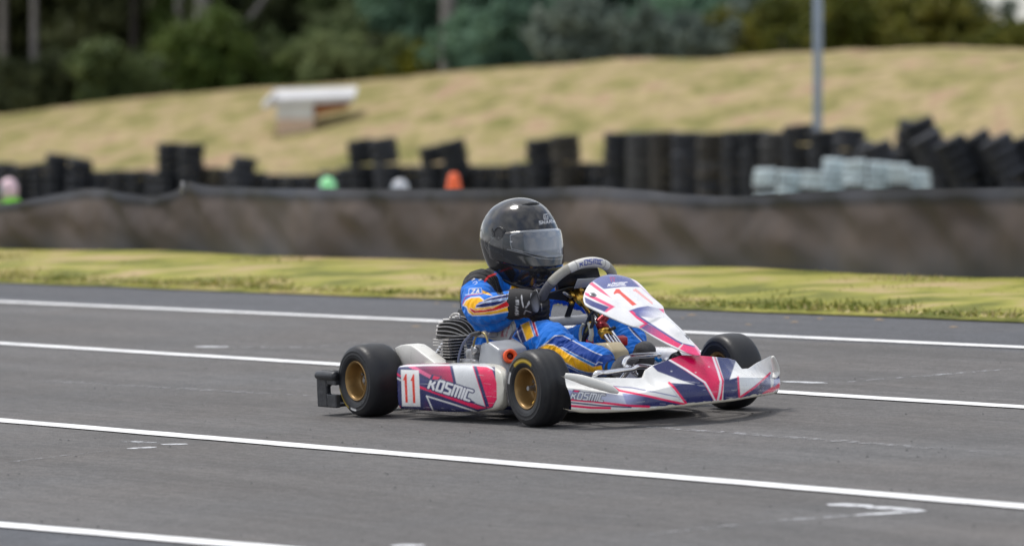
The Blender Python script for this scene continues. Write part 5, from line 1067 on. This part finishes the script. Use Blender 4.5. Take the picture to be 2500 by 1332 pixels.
GLo = 'low black tyre stacks in the far barrier'; GHi = 'tall black tyre stacks in the far barrier'
LOWL = 'low stack of black tyres in the barrier at the foot of the hill'; HIL = 'tall stack of black tyres in the right half of the barrier below the hill'
ORD = ['first', 'second', 'third', 'fourth', 'fifth', 'sixth', 'seventh', 'eighth', 'ninth', 'tenth', 'eleventh', 'twelfth']
low_pts = [(px, None) for px in range(-365, 1500, 47)]; tops_x = [-200, 0, 40, 90, 140, 200, 240, 300, 400, 520, 560, 640, 700, 760, 800, 860, 940, 1020, 1100, 1170, 1270, 1330, 1400, 1470, 1600]; tops_y = [396, 396, 402, 398, 402, 404, 415, 413, 418, 411, 409, 422, 426, 424, 418, 410, 408, 404, 406, 404, 400, 398, 396, 394, 392]
low_cols = [0, 1, 0, 0, 1, 0, 0, 4, 1, 0, 0, 1]
zones = ((-500, 0, 'outside the left edge of the picture'), (0, 380, 'from the left edge of the barrier'), (380, 820, 'right of the tall pair'), (820, 1100, 'between the green helmet and the orange cone'), (1100, 1600, 'right of the orange cone')); cnt = {}
for i, (px, _) in enumerate(low_pts):
    zn = [z for z in zones if z[0] <= px < z[1]][0]; cnt[zn[2]] = cnt.get(zn[2], 0) + 1; o_ = ORD[cnt[zn[2]] - 1]
    stack(px, np.interp(px, tops_x, tops_y) + rng.uniform(-3, 3), rng.uniform(-2, 2), low_cols[i % 12], lean_from=1, label='low black tyre stack in the barrier, %s %s' % (o_, zn[2]), group=GLo)
stack(138, 377, 8, 0, Y=farZ(138) - .9, label='tilted tyre stack with a leaning top near the left edge of the barrier', lean_from=2)
stack(192, 388, 14, [0, 1], Y=farZ(192) - .9, label='tyre stack with grey-edged tyres sliding right near the left edge', lean_from=2)
stack(413, 348, 0, 0, Y=farZ(413) - .9, label='left one of the paired tall black tyre stacks under the hill')
stack(468, 350, 0, 0, Y=farZ(468) - .9, label='right one of the paired tall black tyre stacks under the hill')
stack(592, 384, 7, 1, Y=farZ(592) - .9, label='single rounded stack of tyres standing right of the tall pair', lean_from=2)
stack(886, 342, -9, 0, Y=farZ(886) - .9, label='left stack of the leaning pair above the green helmet', lean_from=3); stack(944, 338, -9, 1, Y=farZ(944) - .9, label='right stack of the leaning pair above the green helmet', lean_from=3)
stack(1062, 358, -13, 0, Y=farZ(1062) - .9, label='leaning tyre stack above and left of the orange cone', lean_from=2); stack(1116, 345, -13, 0, Y=farZ(1116) - .9, label='leaning tyre stack directly above the orange cone', lean_from=3)
stack(1322, 341, -5, 0, Y=farZ(1322) - .9, label='left stack of the pair in the middle of the barrier', lean_from=3); stack(1385, 330, -4, 4, Y=farZ(1385) - .9, label='right stack of the pair in the middle of the barrier, with brownish tyres', lean_from=3)
for i, (x, t, c) in enumerate(((1508, 324, 0), (1566, 322, 2), (1622, 320, 4), (1676, 322, 1), (1738, 324, [4, 4, 1, 4, 2, 4, 4]), (1800, 320, 0), (1845, 318, 0))): stack(x, t, 0, c, label=('%s black tyre stack of the tall wall, counted from its left end' % ORD[i]).replace('black', {0: 'black', 2: 'pale-edged', 4: 'brownish', 1: 'dusty'}.get(c if np.isscalar(c) else 4)), group=GHi)
for x, t, c in ((1893, 322, 2),): stack(x, t, 3, c, label='tall tyre stack with a pale grey stripe left of the light pole')
for x, t, c, tl, lb in ((1950, 306, 0, -6, 'tall black tyre stack just left of the foot of the light pole'), (2012, 318, 0, 0, 'tall black tyre stack just right of the foot of the light pole'), (2072, 314, 1, 5, 'tall dusty tyre stack leaning right, second right of the light pole')): stack(x, t, tl, c, lean_from=2, label=lb, group='tyre stacks by the pole')
for i, (x, t, tl, c, dy) in enumerate(((2100, 350, 25, 0, -3), (2165, 350, -18, 1, -3), (2216, 297, 10, 0, 0), (2275, 292, -22, 0, 0), (2305, 325, -30, 1, -2), (2365, 335, -28, 0, -2), (2425, 325, -32, 0, -1), (2480, 330, -28, 1, -1), (2540, 330, -20, 0, 0), (2600, 330, 0, 0, 0))):
    stack(x, t, tl, c, Y=farZ(x) + dy, lean_from=4, label='collapsing black tyre stack, %s of those leaning at the right end of the barrier' % ORD[i], group='collapsing tyre stacks')
for i, x in enumerate(range(2060, 2640, 62)): stack(x, 372 + 14 * math.sin(i * 2.1), rng.uniform(-5, 5), i % 2, Y=farZ(x) + 1.2, lean_from=2, label='upright tyre stack behind the collapsing ones at the right end, %s from the left' % ORD[i], group='back row of the right end')
for i, (x, t, n_, dy) in enumerate(((1868, 412, 7, 0), (1925, 418, 7, .4), (1982, 420, 7, 0), (2035, 388, 8, .5), (2088, 392, 8, 0), (2142, 396, 8, .3), (2195, 400, 7, 0), (2242, 415, 6, .5))):
    stack(x, t, rng.uniform(-4, 4), [3, 3, 3, 1, 3, 3, 3, 3, 3] if i % 2 else [3, 3, 3, 3, 3, 2, 3, 3, 3] if x < 2200 else [0, 3, 1, 0, 3, 0], Y=76 + dy, dia=.36, n=n_ + 2, lean_from=3, label='white-painted tyre stack, %s from the left of those before the black tyre wall' % ORD[i], group='white painted tyre stacks')
# ---- orange cone, far karters
CY = 58
def bgz(px, py, Y): return at(px, py, Y)[2]
cz = bgz(1108, 422, CY); cone = empty('traffic_cone', loc=((1108 - 1250) / FPX * CY, CY, 0)); tag(cone, 'orange traffic cone standing behind the mesh barrier', 'traffic cone')
CM = mat('cone_orange', (.85, .13, .03), .5)
obj('cone_body', lathe([(.16, .03), (.13, .1), (.095, cz * .75), (.065, cz * .95), (.035, cz), (0, cz + .005)], 24, axis=2), CM, cone); obj('cone_base', box((0, 0, .02), (.4, .4, .04), .01), CM, cone)
def far_karter(px, py, Y, hcol, scol, label, facing=0, glass=(.2, .25, .3)):
    top = bgz(px, py, Y); X = (px - 1250) / FPX * Y; p_ = empty('person', loc=(X, Y, 0)); p_.rotation_euler.z = facing; tag(p_, label, 'person')
    hv, hf = lathe([(.001, .15), (.05, .143), (.09, .115), (.118, .07), (.13, .01), (.128, -.05), (.115, -.10), (.09, -.13)], 28, axis=2)
    hm = mat('helmet_paint_far', hcol, .25, coat=.6); o = obj('helmet', moved(([(a * .88, b * .88, c * .95) for a, b, c in hv], hf), (0, 0, top - .145)), hm, p_); o.scale = (1, 1, 1)
    obj('visor', moved((np.array([(math.cos(a) * r_, math.sin(a) * r_, z) for z, r_ in ((.05, .113), (0, .120), (-.05, .118)) for a in np.linspace(-1.2, 1.2, 14)]), [(i * 14 + j, i * 14 + j + 1, (i + 1) * 14 + j + 1, (i + 1) * 14 + j) for i in range(2) for j in range(13)]), (0, 0, top - .15)), mat('far_visor', glass, .15), o)
    b = join(tube(smooth_path([(-.02, 0, .14), (-.06, 0, .3), (-.05, 0, top - .36), (0, 0, top - .24)], 4), [.13, .12, .13, .06], 16, rb=[.16, .15, .19, .07], up=(1, 0, 0)), *[tube(smooth_path([(-.03, s * .17, top - .34), (.12, s * .26, top - .5), (.34, s * .17, top - .42)], 4), [.06, .05, .04], 10) for s in (-1, 1)], *[tube(smooth_path([(0, s * .09, .16), (.35, s * .17, .30), (.68, s * .12, .14)], 4), [.09, .07, .045], 10) for s in (-1, 1)])
    obj('body', b, mat('far_suit', scol, .8), p_); return p_
def far_kart(px, Y, col, label, facing=0):
    k = empty('racing_kart', loc=((px - 1250) / FPX * Y, Y, 0)); k.rotation_euler.z = facing; tag(k, label, 'go-kart')
    cm = mat('far_kart_paint', col, .35)
    obj('side_pod', join(box((.2, .48, .12), (.6, .14, .15), .04), box((.2, -.48, .12), (.6, .14, .15), .04)), cm, k); obj('nose_cone', box((.98, 0, .12), (.25, .95, .14), .05), cm, k)
    obj('floor_tray', box((.35, 0, .05), (1.1, .6, .02)), M['steel'], k); obj('seat', box((-.12, 0, .22), (.06, .34, .34), .02), M['black'], k); obj('number_panel', box((.62, 0, .38), (.03, .28, .34), .01, rot=None), cm, k)
    for x, w in ((.72, .12), (-.3, .18)):
        for s in (-1, 1): obj('wheel', moved(lathe([(.06, -w / 2), (.11, -w / 2), (.13, -w / 4), (.13, w / 4), (.11, w / 2), (.06, w / 2)], 24, close=True), (x, s * .5, .13)), M['rubhose'], k)
for px, py, Y, hc_, sc_, lb, kc, fc in ((800, 431, 62, (.28, .80, .34), (.05, .2, .6), 'far karter in a bright green helmet, head showing above the mesh barrier', (.6, .6, .6), 2.8), (977, 436, 62, (.46, .48, .52), (.1, .1, .12), 'far karter in a silver helmet between the green helmet and the orange cone', (.1, .1, .3), 2.8), (22, 434, 62, (.72, .50, .56), (.16, .50, .03), 'far karter in a pink and white helmet at the left edge', (.3, .5, .1), 2.9)):
    far_karter(px, py, Y, hc_, sc_, lb, fc); far_kart(px, Y, kc, 'kart of the ' + lb[4:].split(',')[0].replace('karter', 'driver') + ', hidden by the barrier' if False else 'kart under the ' + lb[4:].split(',')[0].replace('far ', ''), fc)
# ---- light pole
pY = 99.5; pole = empty('light_pole', loc=((1996 - 1250) / FPX * pY, pY, 0)); tag(pole, 'tall galvanised steel light pole rising behind the tyre wall', 'light pole')
PM = mat('galvanised', (.28, .33, .40), .45, metal=.5, var=.15, vscale=3)
obj('shaft', lathe([(.10, 0), (.094, 3), (.082, 9.5), (0, 9.5)], 20, axis=2), PM, pole); obj('base_plate', box((0, 0, .02), (.4, .4, .03), .005), PM, pole); obj('lamp_arm', tube([(0, 0, 9.4), (-.5, -.9, 9.6)], .04, 10), PM, pole); obj('lamp_head', box((-.55, -1.0, 9.6), (.3, .5, .12), .04), PM, pole)
# ---- concrete lid on a brick pit in the bank
tH = [t for t in np.linspace(0, 1, 200) if (lambda h: 666 - FPX * math.tan(math.atan2(h[2] - HC, h[1]) + TH) <= 326)(hill_pt(720, t))][0]; sY = hill_pt(720, tH)[1] - .15; bs = empty('drain_pit', loc=(0, 0, 0)); tag(bs, 'white concrete slab over a cream and orange brick drain pit set in the hillside', 'drain pit')
q = lambda px, py, Y=sY: at(px, py, Y)
CW = mat('pale_concrete', (.56, .56, .57), .8, var=.15, vscale=2); CR_ = mat('cream_brick', (.62, .45, .33), .85, var=.15, vscale=8); OB = mat('orange_brick', (.42, .17, .075), .85, var=.25, vscale=8); WP = mat('white_render', (.60, .60, .58), .8, var=.1, vscale=2)
s0, s1, s2, s3 = q(668, 258), q(862, 249), q(868, 234), q(660, 241)
obj('slab', prism([s0, s1, s2, s3], (0, 2.0, .28), .02, 2), CW, bs, smooth=False)
obj('slab_apron', prism([q(638, 262), q(650, 266), q(672, 252), q(668, 232)], (0, 1.6, .2), .01, 1), CW, bs, smooth=False)
obj('pier', prism([q(675, 255, sY + .05), q(765, 255, sY + .05), q(765, 291, sY + .05), q(675, 291, sY + .05)], (0, 1.2, 0), .01, 1), WP, bs, smooth=False)
obj('pier_foot', prism([q(673, 291, sY + .03), q(767, 291, sY + .03), q(764, 332, sY + .03), q(676, 332, sY + .03)], (0, 1.3, 0), .01, 1), CR_, bs, smooth=False)
obj('brick_wall', prism([q(765, 252, sY + .3), q(858, 248, sY + .3), q(846, 266, sY + .3), q(765, 284, sY + .3)], (0, .4, 0), .01, 1), OB, bs, smooth=False)
# ================================================================== TREES
def leaf_mat(name, c1, c2, c3):
    m = bpy.data.materials.new(name); m.use_nodes = True; n = m.node_tree.nodes; l = m.node_tree.links; b = n['Principled BSDF']; b.inputs['Roughness'].default_value = .6; b.inputs['Specular IOR Level'].default_value = .3
    g = n.new('ShaderNodeNewGeometry'); z = n.new('ShaderNodeTexNoise'); z.inputs['Scale'].default_value = .45; z.inputs['Detail'].default_value = 4; l.new(g.outputs['Position'], z.inputs['Vector'])
    w = n.new('ShaderNodeTexWhiteNoise'); w.noise_dimensions = '1D'; l.new(g.outputs['Random Per Island'], w.inputs['W']); ad = n.new('ShaderNodeMath'); ad.operation = 'MULTIPLY_ADD'; ad.inputs[1].default_value = .3; l.new(w.outputs['Value'], ad.inputs[0]); l.new(z.outputs[0], ad.inputs[2])
    r_ = n.new('ShaderNodeValToRGB'); e = r_.color_ramp.elements; e[0].position = .45; e[0].color = (*c1, 1); e[1].position = .85; e[1].color = (*c3, 1); x = e.new(.64); x.color = (*c2, 1); l.new(ad.outputs[0], r_.inputs[0]); l.new(r_.outputs[0], b.inputs['Base Color'])
    tr = n.new('ShaderNodeBsdfTranslucent'); l.new(r_.outputs[0], tr.inputs[0]); ms = n.new('ShaderNodeMixShader'); ms.inputs[0].default_value = .22; o_ = n['Material Output']; l.new(b.outputs[0], ms.inputs[1]); l.new(tr.outputs[0], ms.inputs[2]); l.new(ms.outputs[0], o_.inputs[0]); return m
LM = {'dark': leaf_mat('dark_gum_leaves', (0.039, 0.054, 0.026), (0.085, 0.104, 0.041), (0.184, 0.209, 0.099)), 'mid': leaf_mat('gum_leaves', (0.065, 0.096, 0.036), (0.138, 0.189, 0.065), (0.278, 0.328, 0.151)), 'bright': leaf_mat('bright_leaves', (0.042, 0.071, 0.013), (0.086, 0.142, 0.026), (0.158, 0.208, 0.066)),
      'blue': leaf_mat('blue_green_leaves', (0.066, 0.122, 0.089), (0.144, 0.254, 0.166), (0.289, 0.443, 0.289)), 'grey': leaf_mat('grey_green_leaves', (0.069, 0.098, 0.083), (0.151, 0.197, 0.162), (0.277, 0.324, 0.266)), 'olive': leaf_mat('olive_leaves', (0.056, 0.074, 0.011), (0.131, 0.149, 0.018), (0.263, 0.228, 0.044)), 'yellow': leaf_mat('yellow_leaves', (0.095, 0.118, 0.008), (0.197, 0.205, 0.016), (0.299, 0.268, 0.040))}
def leaf_cloud(nm, ncl, per, rad, size, seed, flat=1.0, hollow=.35):
    """a ragged crown: a few boughs of different reach, each carrying loose sprays of leaves"""
    g = np.random.default_rng(seed); nb = 16; B = g.normal(size=(nb, 3)); B /= np.linalg.norm(B, axis=1)[:, None]; B *= g.uniform(.35, 1.05, nb)[:, None]; br = g.uniform(.18, .42, nb)
    pick = g.integers(0, nb, ncl); d = g.normal(size=(ncl, 3)); d /= np.linalg.norm(d, axis=1)[:, None]; C = (B[pick] + d * (br[pick] * g.random(ncl) ** .5)[:, None]) * np.array(rad)
    cs = g.uniform(.05, .17, ncl) * min(rad); P = np.repeat(C, per, 0) + g.normal(size=(ncl * per, 3)) * np.repeat(cs, per)[:, None] * np.array([.6, .6, .85]); P = P[g.random(len(P)) < .93]
    N = len(P); a = g.normal(size=(N, 3)); a[:, 2] -= .6; a /= np.linalg.norm(a, axis=1)[:, None]; b = np.cross(a, g.normal(size=(N, 3))); b /= np.linalg.norm(b, axis=1)[:, None]; s = size * g.uniform(.5, 1.5, N)[:, None]
    V = np.stack([P - a * s, P - b * s * .45, P + a * s, P + b * s * .45], 1).reshape(-1, 3)
    me = bpy.data.meshes.new(nm); me.vertices.add(N * 4); me.vertices.foreach_set('co', V.ravel()); me.loops.add(N * 4); me.loops.foreach_set('vertex_index', np.arange(N * 4)); me.polygons.add(N); me.polygons.foreach_set('loop_start', np.arange(N) * 4); me.polygons.foreach_set('loop_total', [4] * N); me.update(); return me
CR = [leaf_cloud('crown', 120, 62, (1, .9, .85), .075, 11), leaf_cloud('crown', 110, 55, (.9, 1, 1.1), .07, 12), leaf_cloud('crown', 80, 70, (1.1, 1, .75), .08, 13), leaf_cloud('crown', 120, 50, (.95, .95, 1), .065, 14)]
for c in CR: c.materials.append(LM['dark'])
BK = mat('gum_bark', (.15, .14, .13), .85, col2=(.27, .25, .24), vscale=1.2, c2pos=(.35, .7), bump=.5, bscale=6); BKD = mat('dark_bark', (.05, .042, .036), .9, var=.3, vscale=2)
def crown(parent, c, s, key, k=0, nm='crown'):
    o = bpy.data.objects.new(nm, CR[k % 4]); COL.objects.link(o); o.parent = parent; o.location = c; o.scale = s; o.rotation_euler = (0, 0, k * 1.7)
    o.material_slots[0].link = 'OBJECT'; o.material_slots[0].material = LM[key]; return o
def groundY(px, Y):
    Zc = farZ(np.clip(px, -1200, 3200)) + 33; yc = np.interp(px, crest[:, 0], crest[:, 1]); hc = at(px, yc, Zc)[2]; t = 1 + max(0, Y - Zc) / 120; return hc - .30 * (t - 1) ** .5
def tree(px, dY, H, tr, crowns, key, label, group=None, bark=None, lean=0, limbs_=(), cat='tree', name='gum_tree'):
    Y = farZ(px) + 33 + dY; X = (px - 1250) / FPX * Y; z0 = groundY(px, Y) - .3; t = empty(name, loc=(X, Y, z0)); tag(t, label, cat, group)
    pts = [(0, 0, 0), (lean * .02, 0, H * .25), (lean * .3, .1, H * .55), (lean, 0, H * .9)]; m = bark or BK
    wood = [tube(smooth_path(pts, 5), [tr * 1.25, tr, tr * .8, tr * .35], 12)]
    for (h0, x1, y1, h1, r_) in limbs_: wood.append(tube(smooth_path([(lean * .1, 0, h0), (x1 * .45, y1 * .5, h0 + (h1 - h0) * .35), (x1, y1, h1)], 5), [r_, r_ * .8, r_ * .5], 8))
    for k in range(4): a = k * 1.7 + px; wood.append(tube([(lean * .5, 0, H * (.5 + .08 * k)), (lean * .6 + math.cos(a) * H * .10, math.sin(a) * H * .1, H * (.68 + .07 * k))], [tr * .4, tr * .15], 6))
    obj('trunk', join(*wood), m, t)
    for i, (cx, cy, cz_, s) in enumerate(crowns): crown(t, (cx, cy, cz_), (s, s, s * .9), key, i + int(px) % 4)
    return t
def gen_crowns(H, W, n, low=.35, seed=0):
    g = np.random.default_rng(seed); n = int(n * 1.7); return [(g.uniform(-W, W) * .75, g.uniform(-W, W) * .5, H * (low + (.95 - low) * g.random() ** 1.4), W * g.uniform(.30, .56)) for _ in range(n)]
def shrub(px, dY, H, W, key, label, group=None, n=4, name='shrub'):
    Y = farZ(px) + 33 + dY; X = (px - 1250) / FPX * Y; z0 = groundY(px, Y) - .25; t = empty(name, loc=(X, Y, z0)); tag(t, label, 'shrub', group); g = np.random.default_rng(int(px) + 5000)
    n = n + 4; obj('stem', join(*[tube([(0, 0, 0), (math.cos(a) * W * .4, math.sin(a) * W * .3, H * .7)], [.06, .02], 6) for a in (0.3, 2.2, 4.4)]), BKD, t)
    for i in range(n): s = H * g.uniform(.30, .62); crown(t, (g.uniform(-W, W) * 1.0, g.uniform(-.5, .5) * W, H * g.uniform(.22, .66)), (s * g.uniform(1, 1.5), s, s * g.uniform(.8, 1.25)), key, i + int(px) % 4, 'foliage')
    return t
# signature trunks
tree(497, 6, 17, .26, gen_crowns(17, 5, 5, .55, 1), 'dark', 'pale-trunked gum tree left of the drain pit, with a limb rising to the right', limbs_=((1.4, 3.0, .0, 5.0, .13), (4.9, 4.6, .3, 8.0, .10)))
tree(1094, 5, 18, .21, gen_crowns(18, 5, 5, .6, 2), 'mid', 'straight gum tree with a bare grey trunk at the centre of the wood')
tree(85, 5, 15, .12, gen_crowns(15, 4, 5, .45, 3), 'dark', 'slender pale-trunked gum tree near the left edge of the wood'); tree(10, 7, 15, .13, gen_crowns(15, 4, 5, .45, 4), 'dark', 'slender pale-trunked gum tree at the extreme left of the wood')
tree(440, 9, 16, .16, gen_crowns(16, 4, 5, .5, 5), 'dark', 'thin gum tree just left of the pale trunk with the limb'); tree(330, 12, 16, .14, gen_crowns(16, 4, 5, .4, 6), 'dark', 'thin dark gum tree between the left pale trunks', bark=BKD)
# the wood behind, dark on the left, greener and bluer to the right
g_ = np.random.default_rng(21)
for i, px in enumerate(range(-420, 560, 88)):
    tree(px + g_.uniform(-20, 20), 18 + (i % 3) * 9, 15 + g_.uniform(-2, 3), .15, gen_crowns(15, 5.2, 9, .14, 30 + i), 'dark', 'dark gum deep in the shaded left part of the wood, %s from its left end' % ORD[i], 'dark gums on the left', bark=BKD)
for i, px in enumerate((628, 695, 755)):
    tree(px, 16 + 5 * i, 14, .14, gen_crowns(14, 4.4, 9, .10, 50 + i), 'bright', 'bright green tree behind the crest above the drain pit, %s from the left' % ORD[i], 'bright green trees', bark=BKD, name='leafy_tree')
for i, px in enumerate((800, 860, 930, 1000, 1050, 1130)):
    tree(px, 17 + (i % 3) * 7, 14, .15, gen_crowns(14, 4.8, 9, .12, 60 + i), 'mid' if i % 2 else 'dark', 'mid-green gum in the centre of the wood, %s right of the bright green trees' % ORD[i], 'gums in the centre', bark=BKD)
for i, px in enumerate((1190, 1255, 1330, 1400, 1660)):
    tree(px, 14 + (i % 3) * 5, 13, .15, gen_crowns(13, 4.4, 10, .12, 70 + i), 'blue', 'blue-green gum, %s to the right of the bare grey trunk' % ORD[i], 'blue-green gums', bark=BKD)
for i, px in enumerate((1470, 1530, 1600, 1740, 1790, 1850)):
    tree(px, 15 + (i % 3) * 8, 13.5, .15, gen_crowns(13.5, 4.4, 9, .12, 80 + i), 'grey', 'grey-green gum between the blue-green gums and the light pole, %s from the left' % ORD[i], 'grey-green gums', bark=BKD)
for i, px in enumerate((1920, 1965)):
    tree(px, 26 + 6 * i, 11.5, .14, gen_crowns(11.5, 3.6, 6, .1, 90 + i), 'grey', 'sparse grey-green gum beside the light pole, %s of the pair from the left' % ORD[i], 'sparse gums by the pole', bark=BKD)
for i, px in enumerate((-560, -700, -860, 3050, 3200)): tree(px, 18, 14, .15, gen_crowns(14, 5, 7, .15, 100 + i), 'dark' if px < 0 else 'olive', 'gum tree of the wood outside the frame', 'outer gums', bark=BKD)
# back row closing the wood
for i, px in enumerate(range(-900, 1900, 125)):
    tree(px + g_.uniform(-25, 25), 52 + g_.uniform(0, 14), 19, .2, gen_crowns(19, 7.5, 10, .10, 120 + i), 'dark', 'tall dark tree in the back row of the wood', 'back row of the wood', bark=BKD, name='forest_tree')
# undergrowth along the crest
for i, (px, H_, W_, key) in enumerate(((40, 1.9, 1.5, 'dark'), (150, 2.3, 1.8, 'dark'), (250, 1.7, 1.6, 'mid'), (340, 2.2, 1.6, 'mid'), (385, 1.4, 1.0, 'dark'), (605, 2.0, 1.2, 'bright'), (650, 2.6, 1.8, 'bright'), (735, 2.0, 1.6, 'mid'), (800, 2.4, 1.4, 'mid'), (880, 1.8, 1.6, 'mid'), (960, 1.7, 1.2, 'dark'), (1160, 1.6, 1.4, 'blue'), (1240, 2.3, 1.6, 'blue'), (1310, 2.5, 1.6, 'blue'), (1380, 1.5, 1.4, 'grey'), (1470, 1.9, 1.5, 'grey'), (1540, 1.5, 1.3, 'grey'), (1625, 2.3, 1.5, 'blue'), (1690, 1.7, 1.3, 'grey'), (1770, 1.7, 1.5, 'grey'), (1850, 1.4, 1.4, 'grey'), (1920, 1.2, 1.3, 'olive'))):
    lb = {'dark': ('dark shrub along the crest in the left part', 'dark crest shrubs'), 'mid': ('mid-green shrub along the crest below the gums', 'mid-green crest shrubs'), 'bright': ('bright green shrub along the crest above the drain pit', 'bright crest shrubs'), 'blue': ('blue-green shrub along the crest right of the grey trunk', 'blue-green crest shrubs'), 'grey': ('grey-green shrub along the crest left of the light pole', 'grey-green crest shrubs'), 'olive': ('olive shrub along the crest just left of the light pole', None)}[key]
    kc = cnt.get(key, 0); cnt[key] = kc + 1; shrub(px, 3 + (i % 3) * 2.5, H_, W_, key, lb[0] + (', %s of them from the left' % ORD[kc] if lb[1] else ''), lb[1])
shrub(1010, 5, 1.35, .8, 'yellow', 'yellow flowering bush left of the bare grey trunk', n=3)
for i, (px, H_) in enumerate(((2010, 2.6), (2070, 2.8), (2130, 2.6), (2190, 2.4), (2250, 2.0), (2310, 1.8), (2370, 1.9), (2430, 2.0), (2490, 2.5), (2550, 2.4), (2640, 2.4), (2760, 2.6))):
    shrub(px, 8 + (i % 3) * 4, H_ * (.84 if px < 2230 else .60), 1.9, 'olive', 'olive-green bush on the crest, %s to the right of the light pole' % ORD[(2010, 2070, 2130, 2190, 2250, 2310, 2370, 2430, 2490, 2550, 2640, 2760).index(px)], 'olive bushes on the crest', n=6)
for i, px in enumerate((2100,)): tree(px, 24, 5.2, .1, gen_crowns(5.2, 2.2, 6, .3, 150 + i), 'olive', 'low olive tree behind the bushes right of the pole', 'low olive trees', bark=BKD)
for i, px in enumerate((2375,)): tree(px, 40 + 5 * i, 3.4, .1, gen_crowns(4.6, 1.5, 4, .4, 160 + i), 'grey', 'small tree against the sky at the upper right', 'small trees against the sky', bark=BKD)
